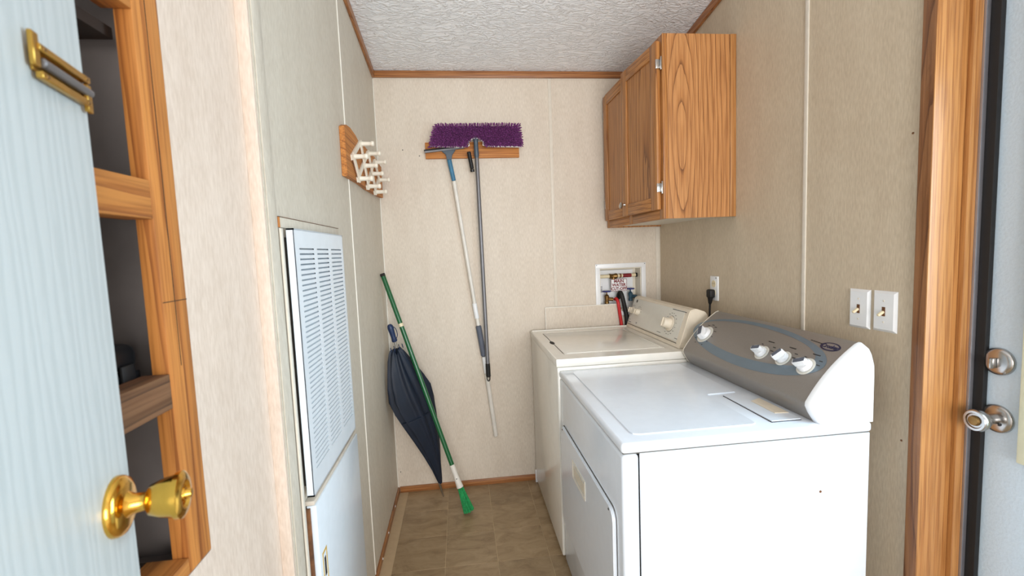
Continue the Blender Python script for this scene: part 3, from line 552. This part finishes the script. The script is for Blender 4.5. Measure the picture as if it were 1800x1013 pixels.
# ------------------------------------------------------------------ wall cabinet
cb = thing('wall_cabinet', (1.02, 2.2, 1.468), 'oak wall cabinet with two doors above the washer', 'cabinet')
cx, cy0, cy1, cz0, cz1 = 0.857, 1.835, 2.572, 1.468, 2.212
obj('side_panel', B(cx + 0.018, 1.148, cy0, cy0 + 0.012, cz0, cz1), 'oak_side', cb)
obj('scribe_strip', B(1.1495, XR - 0.0005, cy0 - 0.003, cy0 + 0.012, cz0, cz1, 0.001), 'oak_pale_lit', cb)
obj('strip_shadow', B(1.148, 1.1495, cy0 + 0.001, cy0 + 0.012, cz0 + 0.001, cz1 - 0.001), 'gap_dark', cb)
obj('side_panel', B(cx + 0.018, XR - 0.0005, cy1 - 0.012, cy1, cz0, cz1), 'oak_Z', cb)
obj('cabinet_bottom', B(cx + 0.018, XR - 0.0005, cy0 + 0.0125, cy1 - 0.0125, cz0 + 0.008, cz0 + 0.018), 'batten', cb)
obj('cabinet_top', B(cx + 0.018, XR - 0.0005, cy0 + 0.0125, cy1 - 0.0125, cz1 - 0.012, cz1), 'oak_Y', cb)
obj('cabinet_back', B(XR - 0.006, XR - 0.0008, cy0 + 0.0125, cy1 - 0.0125, cz0 + 0.0185, cz1 - 0.0125), 'batten', cb)
for a, b in ((cy0, cy0 + 0.040), (cy1 - 0.040, cy1), (2.185, 2.225)): obj('stile', B(cx, cx + 0.0178, a, b, cz0, cz1, 0.001), 'oak_Z', cb)
for a, b in ((cy0 + 0.0402, 2.1848), (2.2252, cy1 - 0.0402)):
    for z0, z1 in ((cz0, cz0 + 0.05), (cz1 - 0.05, cz1)): obj('rail', B(cx, cx + 0.0178, a, b, z0, z1, 0.001), 'oak_Y', cb)
def cab_door(y0, y1, M):
    """frame-and-panel door; local: x thickness outwards is -x, z up; built in world place and turned by M"""
    z0, z1, t, fw = 1.508, 2.190, 0.019, 0.055; x1 = cx - 0.0008; x0 = x1 - t; root = None
    bm = boxes([(x0 + 0.006, x0 + 0.013, y0 + fw - 0.004, y1 - fw + 0.004, z0 + fw - 0.004, z1 - fw + 0.004)]); bmesh.ops.transform(bm, matrix=M, verts=bm.verts)
    d = obj('door', bm, 'oak_Z', cb)
    for a, b in ((y0, y0 + fw), (y1 - fw, y1)): obj('door_stile', B(x0, x1, a, b, z0, z1, 0.0022, 2, M=M), 'oak_Z', d)
    for a, b in ((z0, z0 + fw), (z1 - fw, z1)): obj('door_rail', B(x0, x1, y0 + fw + 0.0002, y1 - fw - 0.0002, a, b, 0.0022, 2, M=M), 'oak_Y', d)
    return d
hy = 1.858; AM = Matrix.Translation((cx, hy, 0)) @ Matrix.Rotation(math.radians(3.6), 4, 'Z') @ Matrix.Translation((-cx, -hy, 0))
nd_ = cab_door(1.856, 2.204, AM); fd_ = cab_door(2.214, 2.545, Matrix())
for z in (2.098, 1.598): obj('hinge', boxes([(cx - 0.022, cx - 0.0005, 1.848, 1.8555, z - 0.018, z + 0.018), (cx - 0.006, cx - 0.0008, 1.838, 1.8478, z - 0.026, z + 0.026)], bev=0.001), 'nickel', nd_)
for z in (2.098, 1.598): obj('hinge', B(cx - 0.020, cx - 0.0005, 2.5455, 2.553, z - 0.022, z + 0.022, 0.001), 'nickel', fd_)
kp = AM @ Vector((cx - 0.0198, 2.178, 1.562))
obj('door_knob', lathe(bmesh.new(), [(0.006, 0), (0.005, 0.010), (0.012, 0.016), (0.013, 0.021), (0.009, 0.025), (0, 0.026)], frame(kp, (-1, 0.06, 0)), 20), 'nickel', nd_)
obj('door_knob', lathe(bmesh.new(), [(0.006, 0), (0.005, 0.010), (0.012, 0.016), (0.013, 0.021), (0.009, 0.025), (0, 0.026)], frame((cx - 0.0198, 2.242, 1.562), (-1, 0, 0)), 20), 'nickel', fd_)

# ------------------------------------------------------------------ outlet, plug, switches
op = thing('outlet_plate', (XR, 1.994, 1.148), 'white outlet plate on the right wall behind the dryer', 'outlet')
obj('cover_plate', B(XR - 0.006, XR - 0.0002, 1.960, 2.027, 1.091, 1.205, 0.0025), 'white_plastic', op)
for z in (1.169, 1.127):
    rc = obj('receptacle', lathe(bmesh.new(), [(0.0165, 0), (0.0165, 0.0016), (0, 0.0016)], frame((XR - 0.006, 1.994, z), (-1, 0, 0)), 24), 'ivory', op)
    if z > 1.15:
        for dy in (-0.006, 0.006): obj('slot', B(XR - 0.0080, XR - 0.0074, 1.994 + dy - 0.001, 1.994 + dy + 0.001, z - 0.002, z + 0.006), 'ink', rc)
obj('screw_head', lathe(bmesh.new(), [(0.003, 0), (0.003, 0.001), (0, 0.0012)], frame((XR - 0.006, 1.975, 1.197), (-1, 0, 0)), 10), 'ink', op)
pg = thing('power_plug', (XR - 0.02, 1.994, 1.127), 'black power plug and cord in the wall outlet', 'plug')
obj('plug_body', B(XR - 0.036, XR - 0.0078, 1.976, 2.012, 1.104, 1.144, 0.008, 3), 'black_rubber', pg)
obj('plug_neck', lathe(bmesh.new(), [(0.013, 0), (0.008, 0.028), (0.005, 0.034)], frame((XR - 0.022, 1.996, 1.108), (0, 0.1, -1)), 16), 'black_rubber', pg)
obj('cord', tube([(XR - 0.022, 1.999, 1.09), (XR - 0.022, 2.002, 1.03), (XR - 0.024, 2.0, 0.9), (XR - 0.03, 1.98, 0.6)], 0.0045), 'black_rubber', pg)
def switch(y0, y1, z0, z1, label):
    sw = thing('light_switch', (XR, (y0 + y1) / 2, (z0 + z1) / 2), label, 'light switch', 'switches beside the exterior door')
    bm = bmesh.new(); r = 0.007; q = 0.0065
    o = [(XR - 0.0003, y0, z0), (XR - 0.0003, y1, z0), (XR - 0.0003, y1, z1), (XR - 0.0003, y0, z1)]; i_ = [(XR - q, y0 + r, z0 + r), (XR - q, y1 - r, z0 + r), (XR - q, y1 - r, z1 - r), (XR - q, y0 + r, z1 - r)]
    O = [bm.verts.new(p) for p in o]; I = [bm.verts.new(p) for p in i_]; bm.faces.new(I); bm.faces.new(O[::-1])
    for k in range(4): bm.faces.new((O[k], O[(k + 1) % 4], I[(k + 1) % 4], I[k]))
    obj('cover_plate', bm, 'white_plastic', sw, smooth=False)
    ym, zm = (y0 + y1) / 2, (z0 + z1) / 2
    obj('toggle_slot', B(XR - q - 0.0006, XR - q - 0.0001, ym - 0.005, ym + 0.005, zm - 0.013, zm + 0.013), 'rust', sw)
    obj('toggle', B(-0.0035, 0.0035, -0.0035, 0.0035, 0, 0.020, 0.001, 1, M=frame((XR - q - 0.0006, ym, zm), (-0.85, 0, -0.5))), 'ivory', sw)
    for dz in (-0.03, 0.03): obj('screw_head', lathe(bmesh.new(), [(0.0028, 0), (0.0022, 0.001), (0, 0.0012)], frame((XR - q, ym, zm + dz), (-1, 0, 0)), 10), 'batten', sw)
switch(1.182, 1.253, 1.089, 1.205, 'white toggle light switch of the pair, farther from the exterior door')
switch(1.100, 1.1725, 1.091, 1.206, 'white toggle light switch of the pair, nearer the exterior door')

# ------------------------------------------------------------------ water box with valves in the back wall
wx = thing('water_box', (0.93, YB, HZ0), 'white recessed washer water box with blue valves in the back wall', 'water box')
obj('box_flange', boxes(ring(0.780, 1.084, 0.955, 1.262, 0.026, YB - 0.007, YB - 0.0002), bev=0.001), 'white_plastic', wx)
obj('box_lining', boxes([(HX0 + 0.0005, HX0 + 0.004, YB, YB + 0.085, HZ0 + 0.001, HZ1 - 0.001), (HX1 - 0.004, HX1 - 0.0005, YB, YB + 0.085, HZ0 + 0.001, HZ1 - 0.001), (HX0 + 0.004, HX1 - 0.004, YB, YB + 0.085, HZ1 - 0.004, HZ1 - 0.0005), (HX0 + 0.004, HX1 - 0.004, YB, YB + 0.085, HZ0 + 0.0005, HZ0 + 0.004), (HX0 + 0.004, HX1 - 0.004, YB + 0.081, YB + 0.085, HZ0 + 0.004, HZ1 - 0.004)]), 'warm_white_plastic', wx)
obj('back_panel', B(HX0 + 0.006, 1.030, YB + 0.062, YB + 0.066, HZ0 + 0.005, 1.221), 'white_plastic', wx)
for x, z in ((0.787, 1.255), (1.077, 1.255)): obj('screw_head', lathe(bmesh.new(), [(0.003, 0), (0.003, 0.001), (0, 0.0012)], frame((x, YB - 0.007, z), (0, -1, 0)), 10), 'steel', wx)
pp = obj('supply_pipe', rod((HX0 + 0.005, YB + 0.035, 1.186), (1.048, YB + 0.035, 1.188), 0.0105), 'pipe_cream', wx)
obj('pipe_fitting', lathe(bmesh.new(), [(0.012, 0), (0.016, 0.004), (0.013, 0.012), (0.013, 0.03), (0.016, 0.036), (0.016, 0.046), (0.012, 0.05)], frame((0.875, YB + 0.035, 1.186), (1, 0, 0)), 20), 'old_brass', pp)
obj('pipe_tee', rod((0.901, YB + 0.035, 1.186), (0.901, YB + 0.035, 1.158), 0.011), 'old_brass', pp)
obj('red_band', rod((0.955, YB + 0.0345, 1.187), (1.012, YB + 0.0345, 1.187), 0.0113), 'red_ink', pp)
obj('pipe_collar', rod((0.938, YB + 0.035, 1.187), (0.948, YB + 0.035, 1.187), 0.0125), 'rust', pp)
obj('pipe_end', rod((1.036, YB + 0.035, 1.188), (1.046, YB + 0.035, 1.188), 0.0125), 'black_rubber', pp)
def valve(x, z, mat):
    v_ = obj('valve_body', lathe(bmesh.new(), [(0.013, 0), (0.013, 0.012), (0.010, 0.016), (0.012, 0.03), (0.014, 0.045), (0.009, 0.052), (0.004, 0.056), (0.004, 0.072)], frame((x, YB + 0.02, z - 0.072), (0, 0, 1)), 18), mat, wx)
    obj('valve_outlet', rod((x + 0.008, YB + 0.02, z - 0.045), (x + 0.038, YB + 0.018, z - 0.048), 0.0105), mat, v_)
    bm = bmesh.new(); n = 40; lathe(bm, [(0.0225, -0.003), (0.0245, 0), (0.0225, 0.004), (0.012, 0.003), (0, 0.006)], frame((x, YB + 0.02, z), (0, 0, 1)), n)
    for k, vv in enumerate(bm.verts):
        d = Vector((vv.co.x - x, vv.co.y - YB - 0.02)); 
        if d.length > 0.02: f_ = 1 + 0.10 * math.cos(6 * math.atan2(d.y, d.x)); vv.co.x = x + d.x * f_; vv.co.y = YB + 0.02 + d.y * f_
    obj('valve_handwheel', bm, 'blue_wheel', v_)
valve(0.853, 1.098, 'old_brass'); valve(0.998, 1.108, 'teal_valve')
sg = thing('water_sign', (0.928, YB + 0.05, 1.097), 'small white MAIN WATER CUT-OFF sign inside the water box', 'sign')
sy = YB + 0.014
obj('sign_plate', B(0.878, 0.975, sy, sy + 0.002, 1.098, 1.169, 0.0005, 1), 'white_plastic', sg)
obj('sign_border', boxes(ring(0.878, 0.975, 1.098, 1.169, 0.0022, sy - 0.0006, sy - 0.0001)), 'red_ink', sg)
for k, s in enumerate(('MAIN', 'WATER', 'CUT-OFF')):
    text('sign_lettering', s, 0.0245, 'red_ink', sg, Matrix.Translation((0.9265, sy - 0.0006, 1.156 - 0.0222 * k)) @ Matrix.Rotation(math.pi / 2, 4, 'X'), sx=(1.0, 1.0, 0.92)[k], thick=0.0003)
pl = obj('printed_label', B(HX0 + 0.008, 0.842, YB + 0.0605, YB + 0.0615, 1.085, 1.135), 'white_plastic', wx)
obj('label_print', boxes([(HX0 + 0.010, 0.840, YB + 0.0598, YB + 0.0604, 1.090 + 0.008 * k, 1.0935 + 0.008 * k) for k in range(5)]), 'grey_grip', pl)
tag(obj('water_hose', tube([(0.928, YB + 0.035, 1.055), (0.924, YB + 0.008, 1.080), (0.927, YB - 0.010, 1.090), (0.934, YB - 0.0225, 1.060), (0.946, YB - 0.0237, 1.0), (0.958, YB - 0.0237, 0.93), (0.965, YB - 0.0237, 0.75)], 0.0125, 14), 'black_rubber'), 'thick black hose bending out of the water box', 'hose')
tag(obj('water_hose', tube([(0.9025, YB + 0.018, 1.050), (0.902, YB - 0.006, 1.055), (0.906, YB - 0.0225, 1.036), (0.915, YB - 0.0235, 0.970), (0.926, YB - 0.0235, 0.88), (0.928, YB - 0.0235, 0.75)], 0.0095, 14), 'red_hose'), 'red hose beside the black one leaving the water box', 'hose')
bs = thing('splash_panel', (0.70, YB, 0.80), 'cream cover panel with white edge on the wall behind the washer', 'panel')
obj('panel_sheet', B(0.479, 0.926, YB - 0.0095, YB - 0.0082, 0.62, 1.022), 'panel_cream', bs)
obj('panel_edge', boxes([(0.475, 0.926, YB - 0.0105, YB - 0.0075, 1.0222, 1.0262), (0.475, 0.4788, YB - 0.0105, YB - 0.0075, 0.62, 1.022)]), 'batten_white', bs)

# ------------------------------------------------------------------ peg rack on its board, left wall
rb = prism([(1.765, 1.838), (1.80, 1.852), (1.861, 1.859), (1.951, 1.853), (2.029, 1.836), (2.11, 1.850), (2.206, 1.846), (2.364, 1.851), (2.562, 1.836), (2.562, 1.672), (2.40, 1.667), (2.165, 1.661), (1.98, 1.664), (1.764, 1.658)], 'x', XL + 0.0005, XL + 0.020, 0.0015)
tag(obj('rack_board', rb, 'pine_Y'), 'rough pine board screwed to the left wall behind the peg rack', 'board')
pr = thing('peg_rack', (-0.39, 2.1, 1.67), 'white wooden accordion peg rack on the pine board', 'peg rack')
Tn = [(2.0, 1.828), (2.161, 1.822), (2.316, 1.814)]; Mn = [(1.845, 1.744), (2.056, 1.749), (2.215, 1.742), (2.410, 1.744)]; Bn = [(1.925, 1.673), (2.109, 1.669), (2.288, 1.668)]
lay = {0: XL + 0.0205, 1: XL + 0.0272}
def slat(p, q, k):
    d = Vector((0, q[0] - p[0], q[1] - p[1])); l = d.length; M = frame((lay[k], p[0], p[1]), d, (1, 0, 0))
    bm = bmesh.new(); x = Vector((1, 0, 0)); n_ = d.normalized(); s_ = x.cross(n_); P0 = Vector((lay[k], *p)); Q0 = Vector((lay[k], *q)); hw = 0.0105; e = 0.012
    c = [P0 - n_ * e - s_ * hw, P0 - n_ * e + s_ * hw, Q0 + n_ * e + s_ * hw, Q0 + n_ * e - s_ * hw]
    A = [bm.verts.new(v) for v in c]; Bv = [bm.verts.new(v + x * 0.0062) for v in c]; bm.faces.new(A); bm.faces.new(Bv[::-1])
    for i in range(4): bm.faces.new((A[i], A[(i + 1) % 4], Bv[(i + 1) % 4], Bv[i]))
    obj('slat', bm, 'warm_white_plastic', pr, smooth=False)
for p, q, k in ((Tn[0], Mn[0], 0), (Bn[0], Mn[0], 1), (Tn[0], Bn[1], 1), (Bn[0], Tn[1], 0), (Tn[1], Bn[2], 1), (Bn[1], Tn[2], 0), (Tn[2], Mn[3], 1), (Bn[2], Mn[3], 0)): slat(p, q, k)
bm = lathe(bmesh.new(), [(0.0105, 0), (0.0095, 0.006), (0.0085, 0.030), (0.0085, 0.036), (0.0112, 0.040), (0.0112, 0.046), (0.008, 0.050), (0, 0.050)], frame((0, 0, 0), (1, 0, 0)), 14); finish(bm)
pm = bpy.data.meshes.new('peg'); bm.to_mesh(pm); bm.free(); pm.materials.append(MATS['warm_white_plastic'])
for y, z in Tn + Mn + Bn: link('peg', pm, (XL + 0.0335, y, z), pr)

# ------------------------------------------------------------------ hanger board, mop, squeegee, brush handle on the back wall
tag(obj('hanger_board', B(-0.156, 0.357, YB - 0.018, YB - 0.0005, 1.876, 1.962, 0.0015), 'pine_X'), 'flat pine hanging board on the back wall behind the mop', 'board')
mo = thing('flat_mop', (0.125, 2.53, 0.64), 'purple chenille flat mop hanging head-up by its grey pole', 'mop')
def inarch(x, z): return abs(x - 0.118) < 0.046 * math.sqrt(max(0, 1 - ((z - 1.918) / 0.052) ** 2)) if z < 1.97 else False
MY = 2.512
def mopx(z): t = (z - 1.926) / 0.118; return -0.129 + 0.036 * t, 0.367 - 0.014 * t
pad = [(-0.126, 1.930), (0.064, 1.926), (0.078, 1.952), (0.098, 1.967), (0.118, 1.971), (0.138, 1.967), (0.158, 1.950), (0.172, 1.928), (0.364, 1.922), (0.350, 2.034), (-0.094, 2.038)]
pdo = obj('mop_pad', prism(pad, 'y', MY, MY + 0.022, 0.003), 'white_cloth', mo)
obj('pile_backing', prism([(x * 0.985 + 0.0018, z + (0.004 if z < 2 else -0.002)) for x, z in pad], 'y', MY - 0.003, MY - 0.0003), 'purple_chenille', pdo)
bm = bmesh.new()
def tuft(bm, p, d, l, r):
    d = d.normalized(); x = d.cross(Vector((0.2, 0.3, 0.9))).normalized(); y = d.cross(x); ns = 5; R0 = []
    for h, rr in ((0, r), (l * 0.7, r * 1.05), (l, r * 0.45)):
        R0.append([bm.verts.new(p + d * h + rr * (x * math.cos(2 * math.pi * k / ns) + y * math.sin(2 * math.pi * k / ns))) for k in range(ns)])
    for a, b in zip(R0, R0[1:]):
        for k in range(ns): bm.faces.new((a[k], a[(k + 1) % ns], b[(k + 1) % ns], b[k]))
    bm.faces.new(R0[-1])
z = 1.930; row = 0
while z < 2.040:
    a, b = mopx(z); n = 62
    for k in range(n):
        x = a + (b - a) * (k + 0.5 * (row % 2)) / (n - 0.5) + random.uniform(-0.0015, 0.0015)
        if inarch(x, z): continue
        ex = (x - (a + b) / 2) / ((b - a) / 2); ez = (z - 1.985) / 0.055
        d = Vector((0.9 * ex ** 5 + random.uniform(-0.25, 0.25), -0.9, 0.55 * ez ** 3 + random.uniform(-0.45, 0.15) - 0.1))
        if ez > 0.9: d.z = abs(d.z) + 0.7
        tuft(bm, Vector((x, MY - 0.003, z + random.uniform(-0.001, 0.001))), d, random.uniform(0.014, 0.019), 0.0031)
    z += 0.0062; row += 1
tag(obj('chenille_pile', bm, 'purple_chenille', mo), 'dense purple chenille fingers', kind='stuff')
obj('binding', tube([(x, MY - 0.004, z - 0.001) for x, z in pad[:9]], 0.0032, 6, 3), 'white_cloth', pdo)
obj('mop_socket', lathe(bmesh.new(), [(0.010, 0), (0.014, 0.02), (0.012, 0.06), (0.012, 0.085), (0.016, 0.10), (0.020, 0.108)], frame((0.1195, 2.528, 1.868), (-0.02, -0.06, 1)), 18), 'slate_plastic', mo)
obj('mop_pole', rod((0.1195, 2.528, 1.872), (0.129, 2.520, 0.715), 0.0110), 'steel', mo)
gp = obj('pole_grip', rod((0.1288, 2.520, 0.735), (0.1295, 2.520, 0.655), 0.0128), 'black_rubber', mo)
obj('hang_loop', tube([(0.1215, 2.520, 0.66), (0.1225, 2.520, 0.640), (0.1295, 2.520, 0.632), (0.1365, 2.520, 0.640), (0.1375, 2.520, 0.66)], 0.0030, 8), 'black_rubber', gp)
sq = thing('squeegee', (0.05, 2.55, 0.28), 'window squeegee with blue neck and long white pole hanging from the board', 'squeegee')
obj('blade_channel', B(-0.130, 0.085, -0.006, 0.006, -0.005, 0.005, 0.001, 1, M=Matrix.Translation((-0.030, 2.547, 1.921)) @ Matrix.Rotation(-0.10, 4, 'Y')), 'steel', sq)
obj('rubber_blade', B(-0.132, 0.087, -0.0015, 0.0015, 0.005, 0.013, M=Matrix.Translation((-0.030, 2.547, 1.921)) @ Matrix.Rotation(-0.10, 4, 'Y')), 'black_rubber', sq)
obj('head_fan', prism([(-0.072, 1.915), (0.008, 1.918), (-0.012, 1.892), (-0.018, 1.862), (-0.042, 1.862), (-0.046, 1.892)], 'y', 2.538, 2.556, 0.003), 'slate_plastic', sq)
q0, q1, q2, q3, q4 = (-0.030, 2.546, 1.866), (-0.010, 2.546, 1.752), (0.087, 2.552, 0.945), (0.111, 2.553, 0.768), (0.160, 2.560, 0.290)
obj('neck', rod(q0, q1, 0.0125, r2=0.0115), 'teal_plastic', sq)
obj('upper_pole', rod(q1, q2, 0.0108), 'pole_white', sq)
obj('pole_collar', rod((0.070, 2.551, 1.075), (0.082, 2.552, 0.985), 0.0130), 'white_plastic', sq)
obj('foam_grip', rod(q2, q3, 0.0160), 'grey_grip', sq)
obj('twist_lock', rod((0.1113, 2.553, 0.766), (0.122, 2.555, 0.665), 0.0138), 'white_plastic', sq)
obj('lower_pole', rod((0.122, 2.555, 0.664), q4, 0.0126), 'pole_white', sq)
bh = thing('brush_handle', (0.088, 2.53, 1.80), 'short black ribbed handle hanging beside the mop pole', 'handle')
obj('grip', rod((0.077, 2.520, 1.902), (0.092, 2.535, 1.812), 0.0105), 'black_rubber', bh)
obj('end_cap', rod((0.092, 2.535, 1.811), (0.0935, 2.537, 1.797), 0.0115), 'black_plastic', bh)
for k in range(6):
    t = 0.12 + 0.14 * k; p = Vector((0.077, 2.520, 1.902)).lerp(Vector((0.092, 2.535, 1.812)), t); obj('grip_rib', lathe(bmesh.new(), [(0.0112, -0.0012), (0.0116, 0), (0.0112, 0.0012)], frame(p, (0.015, 0.015, -0.09)), 14), 'black_plastic', bh)

# ------------------------------------------------------------------ umbrella and broom in the corner
um = thing('umbrella', (-0.153, 2.475, 0), 'folded navy blue umbrella leaning in the left corner', 'umbrella')
ut, uh = Vector((-0.153, 2.475, 0.001)), Vector((-0.372, 2.372, 1.0)); ua = uh - ut
def ax(t): return ut + ua * t
e1 = Vector((0.86, 0.5, 0.12)); e1 = (e1 - e1.project(ua)).normalized(); e2 = ua.normalized().cross(e1)
prof = [(0.085, 0.010, 0.010), (0.11, 0.016, 0.014), (0.18, 0.028, 0.02), (0.28, 0.048, 0.028), (0.38, 0.067, 0.034), (0.48, 0.086, 0.038), (0.56, 0.100, 0.040), (0.63, 0.104, 0.040), (0.70, 0.088, 0.038), (0.77, 0.067, 0.034), (0.83, 0.050, 0.030), (0.865, 0.036, 0.024), (0.868, 0.010, 0.010)]
bm = bmesh.new(); rings = []; n = 64
for t, a, b in prof:
    rg = []
    for i in range(n):
        th_ = 2 * math.pi * i / n; pl_ = 1 + (0.16 * math.sin(8 * th_ + 3.0 * t) + 0.07 * math.sin(13 * th_ + 5 * t)) * min(1, t * 3)
        off = 0.012 * math.sin(6 * t) 
        rg.append(bm.verts.new(ax(t + (0.012 * math.sin(8 * th_) if t > 0.8 else 0)) + e1 * (a * pl_ * math.cos(th_) + off) + e2 * (b * pl_ * math.sin(th_))))
    rings.append(rg)
for a, b in zip(rings, rings[1:]):
    for i in range(n): bm.faces.new((a[i], a[(i + 1) % n], b[(i + 1) % n], b[i]))
bm.faces.new(rings[0][::-1]); bm.faces.new(rings[-1])
cn_ = obj('canopy', bm, 'navy_nylon', um, ang=70)
for k in range(8):
    th_ = 2 * math.pi * (k + 0.2) / 8; p = ax(0.872) + e1 * 0.034 * math.cos(th_) + e2 * 0.022 * math.sin(th_); obj('rib_tip', rod(p, p + ua * 0.018, 0.0022, 8), 'navy_handle', cn_)
obj('closing_strap', tube([ax(0.5) + e1 * 0.095 * math.cos(a_) + e2 * 0.043 * math.sin(a_) for a_ in [math.pi * (1.02 + 0.10 * k) for k in range(9)]], 0.004, 6, 3), 'navy_nylon', cn_)
obj('shaft', rod(ax(0.86), ax(0.925), 0.0055), 'nickel', um)
obj('handle', lathe(bmesh.new(), [(0.012, 0), (0.015, 0.006), (0.0125, 0.02), (0.014, 0.05), (0.016, 0.075), (0.014, 0.088), (0.008, 0.095), (0, 0.096)], frame(ax(0.915), ua), 18), 'navy_handle', um)
obj('wrist_loop', tube([ax(0.995) + e1 * 0.012, ax(0.975) + e1 * 0.024, ax(0.945) + e1 * 0.024, ax(0.925) + e1 * 0.012], 0.0022, 6), 'navy_handle', um)
obj('ferrule', rod(ax(0.003), ax(0.09), 0.0042, r2=0.0075), 'nickel', um)
br = thing('broom', (-0.01, 2.285, 0), 'broom with green handle and green bristles leaning in the corner', 'broom')
b0, b1 = Vector((-0.012, 2.288, 0.0)), Vector((-0.403, 2.436, 1.262)); ba = b1 - b0
def bx(t): return b0 + ba * t
obj('handle', rod(bx(0.19), bx(1.0), 0.0122), 'dark_green', br)
obj('handle_cap', rod(bx(0.992), bx(1.004), 0.0128), 'gap_dark', br)
obj('handle_label', rod(bx(0.782), bx(0.797), 0.0125), 'ivory', br)
so = obj('socket', lathe(bmesh.new(), [(0.0140, 0), (0.0140, 0.06), (0.016, 0.10), (0.018, 0.125)], frame(bx(0.205), -ba), 20), 'pole_white', br)
obj('screw_head', lathe(bmesh.new(), [(0.003, 0), (0.002, 0.001), (0, 0.0012)], frame(bx(0.150) + Vector((0, -0.0145, 0)), (0, -1, 0)), 8), 'ink', so)
bm = bmesh.new()
for k in range(150):
    a_ = random.uniform(0, 2 * math.pi); r_ = math.sqrt(random.random()); F = frame((0, 0, 0), ba); u = F.to_3x3() @ Vector((1, 0, 0)); v_ = F.to_3x3() @ Vector((0, 1, 0))
    p = bx(0.108) + (u * math.cos(a_) + v_ * math.sin(a_)) * 0.014 * r_; q = bx(0.012) + (u * math.cos(a_) + v_ * math.sin(a_)) * 0.030 * r_; q.z = max(q.z, 0.003)
    rod(p, q, 0.0018, 5, bm=bm)
tag(obj('bristles', bm, 'bristle_green', br), 'green plastic bristles', kind='stuff')
